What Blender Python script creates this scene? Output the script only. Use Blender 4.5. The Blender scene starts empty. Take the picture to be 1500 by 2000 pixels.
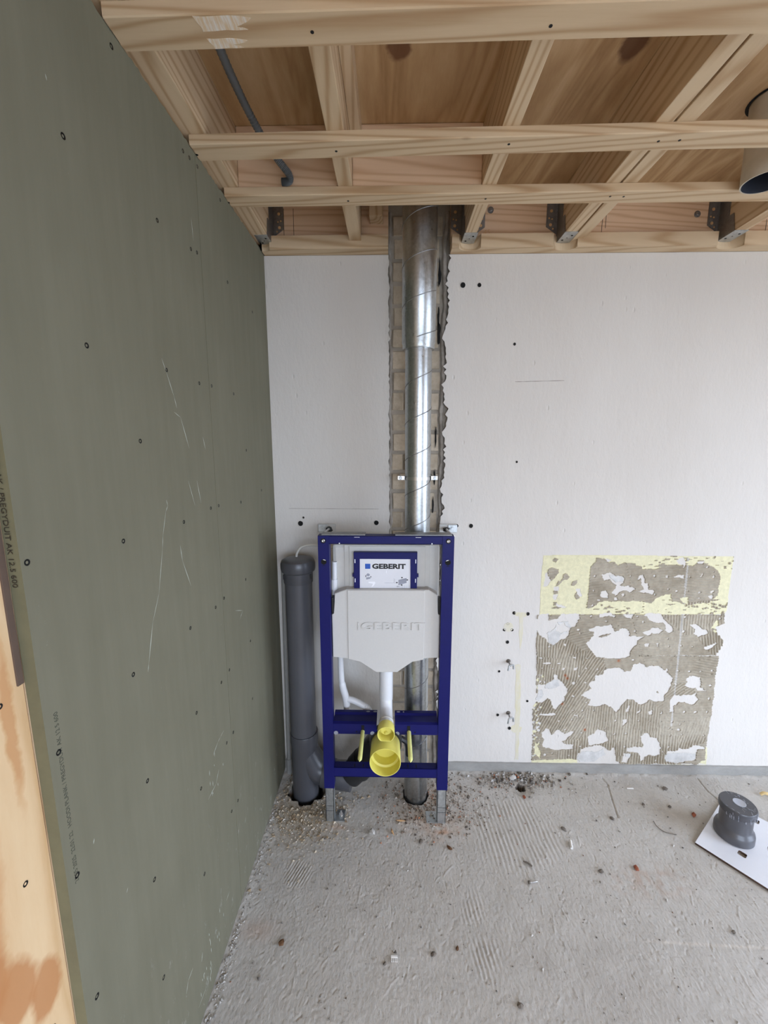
import bpy, bmesh, math, random
import numpy as np
from mathutils import Vector, Matrix

PI = math.pi
scene = bpy.context.scene
COL = scene.collection

# ------------------------------------------------------------------ camera
cam_d = bpy.data.cameras.new('camera')
cam_d.sensor_fit = 'VERTICAL'
cam_d.sensor_height = 36.0
cam_d.sensor_width = 27.0
cam_d.lens = 815.0 / 2000.0 * 36.0
cam_d.clip_start = 0.02
cam = bpy.data.objects.new('camera', cam_d)
COL.objects.link(cam)
cam.location = (0, 0, 1.5514)
cam.rotation_euler = (math.radians(90 - 9.4053), 0, math.radians(1.18))
scene.camera = cam

# ------------------------------------------------------------------ sky, daylight portals, exposure
world = bpy.data.worlds.new('overcast_sky')
scene.world = world
world.use_nodes = True
bg = world.node_tree.nodes['Background']
bg.inputs['Color'].default_value = (0.80, 0.94, 1.175, 1)
bg.inputs['Strength'].default_value = 9.4


def portal(name, loc, rot, sx, sy):
    l = bpy.data.lights.new(name, 'AREA')
    l.shape = 'RECTANGLE'
    l.size, l.size_y = sx, sy
    l.cycles.is_portal = True
    o = bpy.data.objects.new(name, l)
    COL.objects.link(o)
    o.location = loc
    o.rotation_euler = rot


XL, XR, YF, YW, ZC = -0.512, 3.45, -3.0, 1.785, 2.475     # room faces: left, right, front, back wall, underside of the boarding
DOOR_Y = (-1.15, 0.95)
DOOR_Z = (0.0, 2.12)
WIN_X = (-0.1, 2.6)
WIN_Z = (0.55, 2.25)
portal('terrace_daylight', (XR + 0.16, sum(DOOR_Y) / 2, sum(DOOR_Z) / 2), (0, math.radians(90), 0), DOOR_Z[1] - DOOR_Z[0], DOOR_Y[1] - DOOR_Y[0])
portal('window_daylight', (sum(WIN_X) / 2, YF - 0.16, sum(WIN_Z) / 2), (math.radians(90), 0, 0), WIN_X[1] - WIN_X[0], WIN_Z[1] - WIN_Z[0])

vs = scene.view_settings
vs.view_transform = 'Standard'
vs.look = 'None'
vs.gamma = 1.0
vs.use_curve_mapping = False
vs.exposure = 0.0
scene.cycles.max_bounces = 10
scene.cycles.diffuse_bounces = 6
scene.cycles.sample_clamp_indirect = 6.0

# ------------------------------------------------------------------ helpers: colours and node materials


def s2l(c):
    return tuple(((v / 255.0) / 12.92 if v / 255.0 <= 0.04045 else ((v / 255.0 + 0.055) / 1.055) ** 2.4) for v in c)


def rgba(c):
    return (*s2l(c), 1.0)


class NT:
    """small wrapper to build a node tree"""

    def __init__(self, name):
        self.m = bpy.data.materials.new(name)
        self.m.use_nodes = True
        self.t = self.m.node_tree
        self.p = self.t.nodes['Principled BSDF']

    def n(self, typ, **kw):
        nd = self.t.nodes.new(typ)
        for k, v in kw.items():
            if hasattr(nd, k):
                setattr(nd, k, v)
            else:
                nd.inputs[k].default_value = v
        return nd

    def l(self, a, b):
        self.t.links.new(a, b)

    def coord(self, scale=(1, 1, 1), rnd=True, rot=(0, 0, 0)):
        tc = self.n('ShaderNodeTexCoord')
        src = tc.outputs['Object']
        if rnd:
            oi = self.n('ShaderNodeObjectInfo')
            m = self.n('ShaderNodeMath', operation='MULTIPLY')
            m.inputs[1].default_value = 37.0
            self.l(oi.outputs['Random'], m.inputs[0])
            cx = self.n('ShaderNodeCombineXYZ')
            for i in range(3):
                self.l(m.outputs[0], cx.inputs[i])
            ad = self.n('ShaderNodeVectorMath', operation='ADD')
            self.l(src, ad.inputs[0])
            self.l(cx.outputs[0], ad.inputs[1])
            src = ad.outputs[0]
        mp = self.n('ShaderNodeMapping')
        mp.inputs['Scale'].default_value = scale
        mp.inputs['Rotation'].default_value = rot
        self.l(src, mp.inputs['Vector'])
        return mp.outputs[0]

    def noise(self, vec, scale, detail=4, rough=0.6, dist=0.0, out='Fac'):
        nd = self.n('ShaderNodeTexNoise')
        nd.inputs['Scale'].default_value = scale
        nd.inputs['Detail'].default_value = detail
        nd.inputs['Roughness'].default_value = rough
        nd.inputs['Distortion'].default_value = dist
        self.l(vec, nd.inputs['Vector'])
        return nd.outputs[out]

    def ramp(self, fac, stops, interp='LINEAR'):
        r = self.n('ShaderNodeValToRGB')
        e = r.color_ramp.elements
        r.color_ramp.interpolation = interp
        while len(e) < len(stops):
            e.new(0.5)
        for el, (p, c) in zip(e, stops):
            el.position = p
            el.color = c if len(c) == 4 else (*c, 1)
        self.l(fac, r.inputs[0])
        return r.outputs[0]

    def mix(self, fac, a, b, mode='MIX'):
        m = self.n('ShaderNodeMix', data_type='RGBA', blend_type=mode)
        for sock, v in ((m.inputs[0], fac), (m.inputs[6], a), (m.inputs[7], b)):
            if isinstance(v, (int, float)):
                sock.default_value = v
            elif isinstance(v, tuple):
                sock.default_value = v
            else:
                self.l(v, sock)
        return m.outputs[2]

    def math(self, op, a, b=0.0):
        m = self.n('ShaderNodeMath', operation=op)
        for i, v in enumerate((a, b)):
            if isinstance(v, (int, float)):
                m.inputs[i].default_value = v
            else:
                self.l(v, m.inputs[i])
        return m.outputs[0]

    def bump(self, height, strength=0.3, dist=0.002):
        b = self.n('ShaderNodeBump')
        b.inputs['Strength'].default_value = strength
        b.inputs['Distance'].default_value = dist
        self.l(height, b.inputs['Height'])
        self.l(b.outputs[0], self.p.inputs['Normal'])

    def set(self, color=None, rough=None, metal=None, spec=None):
        for k, v in (('Base Color', color), ('Roughness', rough), ('Metallic', metal), ('Specular IOR Level', spec)):
            if v is None:
                continue
            if isinstance(v, (int, float, tuple)):
                self.p.inputs[k].default_value = v
            else:
                self.l(v, self.p.inputs[k])
        return self


def plain(name, c, rough=0.5, metal=0.0, vary=0.06, scale=30, bump=0.0, spec=0.5):
    t = NT(name)
    v = t.coord()
    n = t.noise(v, scale, 5)
    lo = tuple(max(0.0, x * (1 - vary)) for x in s2l(c))
    hi = tuple(min(1.0, x * (1 + vary)) for x in s2l(c))
    t.set(t.ramp(n, [(0.3, lo), (0.7, hi)]), rough, metal, spec)
    if bump:
        t.bump(n, bump, 0.002)
    return t.m


def wood(name, axis, light, dark, knots=True, rough=0.62):
    """softwood with the grain along one axis"""
    t = NT(name)
    sc = [11.0, 11.0, 11.0]
    sc[axis] = 0.75
    v = t.coord(tuple(sc))
    warp = t.noise(v, 0.55, 2, 0.5, 0.0, 'Color')
    mixv = t.n('ShaderNodeVectorMath', operation='MULTIPLY_ADD')
    t.l(warp, mixv.inputs[0])
    mixv.inputs[1].default_value = (1.6, 1.6, 1.6)
    t.l(v, mixv.inputs[2])
    w = t.n('ShaderNodeTexWave', wave_type='BANDS', bands_direction='DIAGONAL')
    w.inputs['Scale'].default_value = 2.1
    w.inputs['Distortion'].default_value = 3.0
    w.inputs['Detail'].default_value = 2.0
    w.inputs['Detail Scale'].default_value = 0.8
    t.l(mixv.outputs[0], w.inputs['Vector'])
    fib = t.noise(v, 9.0, 3, 0.7)
    big = t.noise(v, 0.35, 2)
    f = t.math('ADD', t.math('MULTIPLY', t.math('POWER', w.outputs['Fac'], 3.0), 0.55), t.math('MULTIPLY', fib, 0.35))
    f = t.math('ADD', f, t.math('MULTIPLY', t.math('SUBTRACT', big, 0.5), 0.5))
    col = t.ramp(f, [(0.15, s2l(light)), (0.85, s2l(dark))])
    if knots:
        sk = [7.0, 7.0, 7.0]
        sk[axis] = 4.6
        kv = t.coord(tuple(sk))
        vo = t.n('ShaderNodeTexVoronoi', feature='F1')
        vo.inputs['Scale'].default_value = 0.55
        t.l(kv, vo.inputs['Vector'])
        km = t.ramp(vo.outputs['Distance'], [(0.035, (1, 1, 1)), (0.06, (0, 0, 0))])
        col = t.mix(t.math('MULTIPLY', km, 0.75), col, rgba((120, 82, 48)))
    t.set(col, rough, 0.0, 0.3)
    t.bump(f, 0.15, 0.001)
    return t.m


def galvanised(name, tint=(0.52, 0.54, 0.55), rough=0.38, streak=True):
    t = NT(name)
    v = t.coord()
    vo = t.n('ShaderNodeTexVoronoi', feature='F1')
    vo.inputs['Scale'].default_value = 130.0
    t.l(v, vo.inputs['Vector'])
    n = t.noise(t.coord((1, 1, 0.12)), 40, 4)
    c1 = tuple(x * 0.78 for x in tint)
    c2 = tuple(min(1, x * 1.2) for x in tint)
    f = t.math('ADD', t.math('MULTIPLY', vo.outputs['Color'], 0.3), t.math('MULTIPLY', n, 0.7))
    t.set(t.ramp(f, [(0.25, c1), (0.75, c2)]), t.math('ADD', t.math('MULTIPLY', f, 0.22), rough - 0.1), 1.0)
    return t.m


M = {}
LIGHTW, DARKW = (209, 185, 152), (176, 143, 106)
for ax, nm in ((0, 'x'), (1, 'y'), (2, 'z')):
    M['pine_' + nm] = wood('pine_grain_' + nm, ax, LIGHTW, DARKW)
M['pine_warm_x'] = wood('spruce_ledger_grain', 0, (228, 198, 166), (204, 166, 130))
M['zinc'] = galvanised('zinc_duct', (0.47, 0.49, 0.495), 0.31)
M['zinc_dark'] = galvanised('zinc_hanger', (0.30, 0.30, 0.30), 0.5)  # hangers: shade under the ceiling is put into the zinc colour
M['zinc_leg'] = galvanised('zinc_leg', (0.52, 0.54, 0.54), 0.48)
M['steel'] = plain('bright_steel', (205, 205, 205), 0.3, 1.0)
M['black_hole'] = plain('bore_hole_black', (14, 13, 12), 0.9, 0, 0.05)  # flat black holds the shade inside holes, slots and gaps
M['screw_dark'] = plain('phosphated_screw', (24, 24, 24), 0.45, 0.6)
M['blue'] = plain('blue_powder_coat', (20, 22, 88), 0.45, 0, 0.05, 60, 0.03, 0.22)
M['white_foam'] = plain('white_polystyrene', (201, 198, 193), 0.75, 0, 0.02, 140, 0.08)
M['cistern'] = plain('milky_tank_plastic', (200, 198, 192), 0.4, 0, 0.03)
M['white_pe'] = plain('white_pipe_plastic', (220, 221, 223), 0.35, 0, 0.02)
M['yellow'] = plain('yellow_protection_cap', (226, 216, 108), 0.42, 0, 0.03)
M['pale_yellow'] = plain('pale_yellow_sleeve', (236, 236, 150), 0.35, 0, 0.03)
M['black_pe'] = plain('black_drain_plastic', (30, 30, 31), 0.4, 0, 0.1)
M['pvc'] = plain('grey_pvc', (84, 84, 88), 0.33, 0, 0.05, 12)
M['pvc_dark'] = plain('dark_grey_pvc', (76, 76, 80), 0.33, 0, 0.05, 12)
M['conduit'] = plain('grey_conduit', (100, 104, 106), 0.45)
M['vent'] = plain('dusty_beige_pipe', (188, 178, 160), 0.55, 0, 0.1, 18, 0.1)
M['vent_inside'] = plain('pipe_inside', (46, 50, 60), 0.5)
M['label'] = plain('printed_label_grey', (222, 222, 226), 0.4, 0, 0.01)
M['print_black'] = plain('print_black', (18, 18, 22), 0.5, 0, 0.0)
M['print_blue'] = plain('print_blue', (28, 84, 178), 0.5, 0, 0.0)
M['print_grey'] = plain('print_grey', (150, 152, 164), 0.5, 0, 0.0)
M['print_white'] = plain('print_white', (244, 244, 248), 0.5, 0, 0.0)
M['ink'] = plain('board_ink', (66, 68, 54), 0.8, 0, 0.1)
M['ink_edge'] = plain('edge_ink', (52, 44, 32), 0.8, 0, 0.1)
M['brick'] = None
M['copper_red'] = plain('reddish_brick_chip', (140, 78, 52), 0.9, 0, 0.2, 60, 0.3)
M['stone_dark'] = plain('dark_grit', (112, 104, 95), 0.9, 0, 0.2, 60, 0.3)
M['stone_light'] = plain('light_mortar_chip', (188, 184, 178), 0.9, 0, 0.1, 60, 0.3)
M['brown_chip'] = plain('brown_wood_chip', (96, 66, 40), 0.8, 0, 0.2, 60, 0.3)
M['pale_wood'] = plain('pale_wood_sliver', (206, 164, 118), 0.8, 0, 0.1, 60)
M['white_plastic'] = plain('white_plastic_bit', (238, 236, 232), 0.5, 0, 0.02)
M['white_lam'] = plain('white_laminate', (232, 234, 240), 0.28, 0, 0.01)
M['lam_core'] = plain('laminate_core', (96, 78, 66), 0.8, 0, 0.1)
M['bag'] = None


def mat_white_wall():
    t = NT('white_stucco_paint')
    v = t.coord((1, 1, 0.45), rnd=False)
    big = t.noise(v, 2.2, 3)
    mid = t.noise(v, 34, 4, 0.6)
    fine = t.noise(v, 110, 3, 0.6)
    col = t.ramp(big, [(0.3, s2l((209, 203, 195))), (0.75, s2l((216, 211, 204)))])
    pit = t.n('ShaderNodeTexVoronoi', feature='F1')
    pit.inputs['Scale'].default_value = 17.0
    t.l(v, pit.inputs['Vector'])
    pm = t.ramp(pit.outputs['Distance'], [(0.02, (1, 1, 1)), (0.09, (0, 0, 0))])
    h = t.math('ADD', t.math('MULTIPLY', mid, 0.8), t.math('MULTIPLY', fine, 0.35))
    h = t.math('SUBTRACT', h, t.math('MULTIPLY', pm, 0.9))
    t.set(col, 0.78, 0, 0.25)
    t.bump(h, 0.55, 0.004)
    return t.m


def mat_green():
    t = NT('green_moisture_board')
    v = t.coord((1, 1, 1), rnd=False)
    big = t.noise(v, 3.0, 4, 0.6)
    vs_ = t.coord((1, 14, 1.2), rnd=False)
    st = t.noise(vs_, 2.2, 4, 0.65)
    f = t.math('ADD', t.math('MULTIPLY', big, 0.5), t.math('MULTIPLY', st, 0.5))
    col = t.ramp(f, [(0.3, s2l((112, 109, 91))), (0.72, s2l((124, 121, 103)))])
    sp = t.coord((1, 5, 3), rnd=False)
    vo = t.noise(sp, 9, 5, 0.75)
    dust = t.ramp(vo, [(0.69, (0, 0, 0)), (0.80, (1, 1, 1))])
    col = t.mix(t.math('MULTIPLY', dust, 0.35), col, rgba((196, 200, 190)))
    # light plaster dust low on the wall
    tc = t.n('ShaderNodeTexCoord')
    geo = t.n('ShaderNodeNewGeometry')
    sx = t.n('ShaderNodeSeparateXYZ')
    t.l(geo.outputs['Position'], sx.inputs[0])
    low = t.ramp(t.math('MULTIPLY', sx.outputs['Z'], 1.6), [(0.0, (1, 1, 1)), (0.9, (0, 0, 0))])
    sc2 = t.coord((1, 2.4, 1.1), rnd=False)
    n2 = t.ramp(t.noise(sc2, 11, 6, 0.8), [(0.60, (0, 0, 0)), (0.74, (1, 1, 1))])
    col = t.mix(t.math('MULTIPLY', t.math('MULTIPLY', low, n2), 0.65), col, rgba((205, 208, 202)))
    t.set(col, 0.8, 0, 0.2)
    t.bump(f, 0.06, 0.002)
    return t.m


def mat_concrete():
    t = NT('rough_concrete')
    v = t.coord((1, 1, 1), rnd=False)
    big = t.noise(v, 1.7, 4, 0.6)
    mid = t.noise(v, 11, 6, 0.7)
    fine = t.noise(v, 140, 4, 0.7)
    f = t.math('ADD', t.math('MULTIPLY', big, 0.55), t.math('MULTIPLY', mid, 0.45))
    col = t.ramp(f, [(0.3, s2l((184, 179, 172))), (0.5, s2l((197, 193, 186))), (0.72, s2l((209, 205, 199)))])
    sp = t.ramp(fine, [(0.30, (0, 0, 0)), (0.40, (1, 1, 1))])
    col = t.mix(t.math('MULTIPLY', t.math('SUBTRACT', 1.0, sp), 0.45), col, rgba((104, 98, 92)))
    br = t.ramp(t.noise(v, 90, 3, 0.7), [(0.66, (0, 0, 0)), (0.74, (1, 1, 1))])
    col = t.mix(t.math('MULTIPLY', br, 0.5), col, rgba((215, 211, 205)))
    sk_ = t.coord((2.6, 1, 1), rnd=False, rot=(0, 0, -0.45))
    dk = t.ramp(t.noise(sk_, 62, 5, 0.8), [(0.60, (0, 0, 0)), (0.68, (1, 1, 1))])
    col = t.mix(t.math('MULTIPLY', dk, 0.5), col, rgba((112, 106, 100)))
    lk = t.ramp(t.noise(sk_, 48, 5, 0.8, 0.5), [(0.62, (0, 0, 0)), (0.70, (1, 1, 1))])
    col = t.mix(t.math('MULTIPLY', lk, 0.45), col, rgba((226, 223, 218)))
    at = t.n('ShaderNodeVertexColor')
    at.layer_name = 'stain'
    col = t.mix(1.0, col, at.outputs['Color'], 'MULTIPLY')
    t.set(col, 0.88, 0, 0.2)
    st = t.coord((1, 0.35, 1), rnd=False, rot=(0, 0, 0.5))
    h = t.math('ADD', t.math('MULTIPLY', t.noise(st, 150, 6, 0.8), 0.9), t.math('MULTIPLY', fine, 0.4))
    t.bump(h, 0.8, 0.0022)
    return t.m


def mat_cement(name, c1, c2):
    t = NT(name)
    v = t.coord((0.5, 1, 1), rnd=False)
    n = t.noise(v, 16, 6, 0.7)
    t.set(t.ramp(n, [(0.3, s2l(c1)), (0.7, s2l(c2))]), 0.9, 0, 0.2)
    t.bump(t.noise(v, 70, 5, 0.7), 0.5, 0.004)
    return t.m


def mat_brick():
    t = NT('sand_lime_brick')
    v = t.coord((1, 1, 1))
    n = t.noise(v, 22, 5, 0.65)
    oi = t.n('ShaderNodeObjectInfo')
    col = t.ramp(n, [(0.3, s2l((168, 154, 134))), (0.7, s2l((198, 186, 168)))])
    tone = t.ramp(oi.outputs['Random'], [(0, (0.85, 0.84, 0.82)), (1, (1.08, 1.06, 1.04))])
    t.set(t.mix(1.0, col, tone, 'MULTIPLY'), 0.9, 0, 0.2)
    t.bump(t.noise(v, 110, 5, 0.7), 0.5, 0.003)
    return t.m


def mat_ply(name, axis, light, mid, dark, spots=()):
    t = NT(name)
    sc = [3.2, 3.2, 3.2]
    sc[axis] = 0.55
    v = t.coord(tuple(sc), rnd=False)
    w = t.noise(v, 1.3, 3, 0.55, 1.6)
    rings = t.math('FRACT', t.math('MULTIPLY', w, 4.5))
    tri = t.math('ABSOLUTE', t.math('SUBTRACT', rings, 0.5))
    fib = t.noise(v, 26, 3, 0.7)
    f = t.math('ADD', t.math('MULTIPLY', tri, 1.15), t.math('MULTIPLY', fib, 0.45))
    f = t.math('ADD', f, t.math('MULTIPLY', t.math('SUBTRACT', t.noise(v, 0.8, 2), 0.5), 0.7))
    col = t.ramp(f, [(0.1, s2l(light)), (0.5, s2l(mid)), (0.9, s2l(dark))])
    for (x, y, z, rx, ry, rz, c, soft) in spots:
        tc = t.n('ShaderNodeTexCoord')
        mp = t.n('ShaderNodeMapping', vector_type='POINT')
        mp.inputs['Location'].default_value = (-x / rx, -y / ry, -z / rz)
        mp.inputs['Scale'].default_value = (1 / rx, 1 / ry, 1 / rz)
        wv = t.n('ShaderNodeVectorMath', operation='MULTIPLY_ADD')
        nz = t.noise(tc.outputs['Object'], 30, 3, 0.6, 0, 'Color')
        t.l(nz, wv.inputs[0])
        wv.inputs[1].default_value = (0.020, 0.020, 0.030)
        t.l(tc.outputs['Object'], wv.inputs[2])
        t.l(wv.outputs[0], mp.inputs['Vector'])
        ln = t.n('ShaderNodeVectorMath', operation='LENGTH')
        t.l(mp.outputs[0], ln.inputs[0])
        k = t.ramp(ln.outputs['Value'], [(1 - soft, (1, 1, 1)), (1, (0, 0, 0))])
        col = t.mix(t.math('MULTIPLY', k, 0.85), col, rgba(c))
    t.set(col, 0.6, 0, 0.3)
    t.bump(fib, 0.1, 0.001)
    return t.m


def mat_attr(name, layer, rough=0.88, bump=0.4, scale=160):
    t = NT(name)
    at = t.n('ShaderNodeVertexColor')
    at.layer_name = layer
    v = t.coord((1, 1, 1), rnd=False)
    n = t.noise(v, 55, 5, 0.7)
    t.set(t.mix(1.0, at.outputs['Color'], t.ramp(n, [(0.3, (0.86, 0.86, 0.86)), (0.7, (1.08, 1.08, 1.08))]), 'MULTIPLY'), rough, 0, 0.2)
    t.bump(t.noise(v, scale, 4, 0.7), bump, 0.002)
    return t.m


M['wall'] = mat_white_wall()
M['green'] = mat_green()
M['concrete'] = mat_concrete()
M['fillet'] = mat_cement('cement_fillet', (138, 136, 131), (162, 160, 155))
M['mortar'] = mat_cement('grey_mortar', (140, 132, 120), (172, 163, 150))
M['broken'] = mat_cement('broken_plaster_edge', (128, 120, 110), (168, 160, 150))
M['brick'] = mat_brick()
M['paper_edge'] = plain('olive_paper_edge', (112, 108, 82), 0.85, 0, 0.08)
M['ply_ceiling'] = mat_ply('ceiling_plywood', 1, (206, 174, 134), (188, 154, 112), (164, 128, 88),
                           [(0.022, 1.165, 2.475, 0.034, 0.042, 0.1, (104, 64, 40), 0.3), (0.575, 1.165, 2.475, 0.034, 0.06, 0.1, (98, 60, 40), 0.3)])
M['attr_adhesive'] = mat_attr('tile_adhesive_and_paint', 'tone')
M['attr_crumb'] = mat_attr('masonry_crumbs', 'tone', 0.9, 0.3)

# ------------------------------------------------------------------ helpers: geometry
WLOC = {}


def wl(o):
    return WLOC.get(o.name, Vector((0, 0, 0)))


def tag(o, label=None, cat=None, group=None, kind=None):
    if label:
        o['label'] = label
    if cat:
        o['category'] = cat
    if group:
        o['group'] = group
    if kind:
        o['kind'] = kind
    return o


def empty(name, loc, label=None, cat=None, group=None, kind=None):
    o = bpy.data.objects.new(name, None)
    o.empty_display_size = 0.05
    COL.objects.link(o)
    o.location = loc
    WLOC[o.name] = Vector(loc)
    return tag(o, label, cat, group, kind)


def link(name, me, loc=(0, 0, 0), parent=None, rot=None):
    o = bpy.data.objects.new(name, me)
    COL.objects.link(o)
    WLOC[o.name] = Vector(loc)
    if parent is not None:
        o.parent = parent
        o.location = Vector(loc) - wl(parent)
    else:
        o.location = loc
    if rot is not None:
        o.rotation_euler = rot
    return o


def frame_of(d):
    d = Vector(d).normalized()
    a = Vector((0, 0, 1)) if abs(d.z) < 0.9 else Vector((1, 0, 0))
    u = d.cross(a).normalized()
    return u, d.cross(u).normalized()


class B:
    """collects shapes in world metres and links them as one mesh object"""

    def __init__(self):
        self.bm = bmesh.new()

    def box(self, x0, x1, y0, y1, z0, z1, bev=0.0, mat=0):
        ps = [(x, y, z) for x in (x0, x1) for y in (y0, y1) for z in (z0, z1)]
        v = [self.bm.verts.new(p) for p in ps]
        fs = []
        for q in ((0, 1, 3, 2), (4, 6, 7, 5), (0, 4, 5, 1), (2, 3, 7, 6), (0, 2, 6, 4), (1, 5, 7, 3)):
            f = self.bm.faces.new([v[i] for i in q])
            f.material_index = mat
            fs.append(f)
        if bev:
            es = list({e for f in fs for e in f.edges})
            r = bmesh.ops.bevel(self.bm, geom=es, offset=bev, segments=2, affect='EDGES', profile=0.6)
            for f in r['faces']:
                f.material_index = mat
        return self

    def loft(self, rings, close=False, cap0=True, cap1=True, mat=0, smooth=True):
        vr = [[self.bm.verts.new(p) for p in r] for r in rings]
        n = len(vr[0])
        m = len(vr)
        for i in range(m if close else m - 1):
            a, b = vr[i], vr[(i + 1) % m]
            for j in range(n):
                k = (j + 1) % n
                f = self.bm.faces.new((a[j], a[k], b[k], b[j]))
                f.smooth = smooth
                f.material_index = mat
        if not close:
            for c, r in ((cap0, vr[0][::-1]), (cap1, vr[-1])):
                if c:
                    f = self.bm.faces.new(r)
                    f.material_index = mat
        return self

    def lathe(self, c, d, prof, seg=40, cap0=True, cap1=True, mat=0, smooth=True):
        """prof: (distance along d, radius)"""
        u, w = frame_of(d)
        d = Vector(d).normalized()
        c = Vector(c)
        rings = [[c + d * t + (u * math.cos(2 * PI * j / seg) + w * math.sin(2 * PI * j / seg)) * r for j in range(seg)] for t, r in prof]
        return self.loft(rings, False, cap0, cap1, mat, smooth)

    def cyl(self, p0, p1, r, seg=24, r1=None, mat=0):
        p0, p1 = Vector(p0), Vector(p1)
        return self.lathe(p0, p1 - p0, [(0, r), ((p1 - p0).length, r if r1 is None else r1)], seg, mat=mat)

    def tube(self, path, r, seg=12, mat=0, cap=True):
        """round tube along a path; r a number or one radius per point"""
        P = [Vector(p) for p in path]
        rr = [r] * len(P) if isinstance(r, (int, float)) else r
        rings = []
        u = None
        for i, p in enumerate(P):
            t = (P[min(i + 1, len(P) - 1)] - P[max(i - 1, 0)]).normalized()
            if u is None:
                u, _ = frame_of(t)
            u = (u - t * u.dot(t)).normalized()
            w = t.cross(u)
            rings.append([p + (u * math.cos(2 * PI * j / seg) + w * math.sin(2 * PI * j / seg)) * rr[i] for j in range(seg)])
        return self.loft(rings, False, cap, cap, mat)

    def prism(self, pts, plane, a0, a1, mat=0, bev=0.0):
        """polygon in plane 'xz','xy','yz' swept from a0 to a1 on the third axis"""
        def p3(p, a):
            return {'xz': (p[0], a, p[1]), 'xy': (p[0], p[1], a), 'yz': (a, p[0], p[1])}[plane]
        lo = [self.bm.verts.new(p3(p, a0)) for p in pts]
        hi = [self.bm.verts.new(p3(p, a1)) for p in pts]
        fs = [self.bm.faces.new(lo[::-1]), self.bm.faces.new(hi)]
        n = len(pts)
        for i in range(n):
            fs.append(self.bm.faces.new((lo[i], lo[(i + 1) % n], hi[(i + 1) % n], hi[i])))
        for f in fs:
            f.material_index = mat
        if bev:
            es = [e for f in fs[:2] for e in f.edges]
            bmesh.ops.bevel(self.bm, geom=list(set(es)), offset=bev, segments=1, affect='EDGES')
        return self

    def blob(self, c, r, seed=0, squash=1.0, jag=0.35, sub=1):
        rnd = random.Random(seed)
        ret = bmesh.ops.create_icosphere(self.bm, subdivisions=sub, radius=1.0)
        rot = Matrix.Rotation(rnd.random() * 6.28, 3, 'Z')
        for v in ret['verts']:
            k = 1 + rnd.uniform(-jag, jag)
            p = rot @ Vector((v.co.x * r[0] * k, v.co.y * r[1] * k, v.co.z * r[2] * k))
            v.co = p + Vector(c)
        return self

    def each(self, name, mat, parent=None):
        """every separate piece becomes an object of its own"""
        left = set(self.bm.verts)
        out = []
        while left:
            grp, todo = set(), [next(iter(left))]
            while todo:
                v = todo.pop()
                if v in grp:
                    continue
                grp.add(v)
                todo += [e.other_vert(v) for e in v.link_edges]
            left -= grp
            p = B()
            mp = {v: p.bm.verts.new(v.co) for v in grp}
            for f in {f for v in grp for f in v.link_faces}:
                g = p.bm.faces.new([mp[v] for v in f.verts])
                g.material_index, g.smooth = f.material_index, f.smooth
            out.append(p.build(name, mat, parent))
        self.bm.free()
        return out

    def build(self, name, mat, parent=None, origin='base', merge=False):
        bm = self.bm
        if merge:
            bmesh.ops.remove_doubles(bm, verts=bm.verts, dist=1e-5)
        bmesh.ops.recalc_face_normals(bm, faces=bm.faces)
        for e in bm.edges:
            if len(e.link_faces) == 2 and e.calc_face_angle(0) > 0.6:
                e.smooth = False
        co = [v.co for v in bm.verts]
        lo = Vector([min(c[i] for c in co) for i in range(3)])
        hi = Vector([max(c[i] for c in co) for i in range(3)])
        org = Vector(((lo.x + hi.x) / 2, (lo.y + hi.y) / 2, lo.z)) if origin == 'base' else Vector(origin)
        bmesh.ops.translate(bm, verts=bm.verts, vec=-org)
        me = bpy.data.meshes.new(name)
        bm.to_mesh(me)
        bm.free()
        for m in (mat if isinstance(mat, (list, tuple)) else [mat]):
            me.materials.append(m)
        return link(name, me, org, parent)


def smooth_path(pts, n=8):
    """Catmull-Rom through the points"""
    P = [Vector(p) for p in pts]
    P = [P[0] * 2 - P[1]] + P + [P[-1] * 2 - P[-2]]
    out = []
    for i in range(1, len(P) - 2):
        for k in range(n):
            t = k / n
            a, b, c, d = P[i - 1], P[i], P[i + 1], P[i + 2]
            out.append(0.5 * ((2 * b) + (c - a) * t + (2 * a - 5 * b + 4 * c - d) * t * t + (3 * b - 3 * c + d - a) * t ** 3))
    out.append(P[-2])
    return out


def text_mesh(body, size, extrude=0.0004, bold=0.0, spacing=1.0):
    cu = bpy.data.curves.new('lettering', 'FONT')
    cu.body = body
    cu.size = size
    cu.extrude = extrude
    cu.offset = bold
    cu.resolution_u = 3
    cu.space_character = spacing
    ob = bpy.data.objects.new('lettering', cu)
    COL.objects.link(ob)
    bpy.context.view_layer.update()
    dg = bpy.context.evaluated_depsgraph_get()
    me = bpy.data.meshes.new_from_object(ob.evaluated_get(dg))
    bpy.data.objects.remove(ob)
    bpy.data.curves.remove(cu)
    return me


def put_text(name, body, size, mat, parent, origin, xdir, ydir, fit=None, extrude=0.0004, bold=0.0, spacing=1.0):
    """lettering with its lower left corner at origin; fit = (length, height) in metres"""
    me = text_mesh(body, size, extrude, bold, spacing)
    co = np.empty(len(me.vertices) * 3)
    me.vertices.foreach_get('co', co)
    co = co.reshape(-1, 3)
    co[:, 0] -= co[:, 0].min()
    co[:, 1] -= co[:, 1].min()
    if fit:
        co[:, 0] *= fit[0] / co[:, 0].max()
        co[:, 1] *= fit[1] / co[:, 1].max()
    X, Yd = np.array(xdir, float), np.array(ydir, float)
    N = np.cross(X, Yd)
    w = co[:, :1] * X + co[:, 1:2] * Yd + co[:, 2:3] * N
    me.vertices.foreach_set('co', w.ravel())
    me.materials.clear()
    me.materials.append(mat)
    me.name = name
    return link(name, me, origin, parent)


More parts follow.
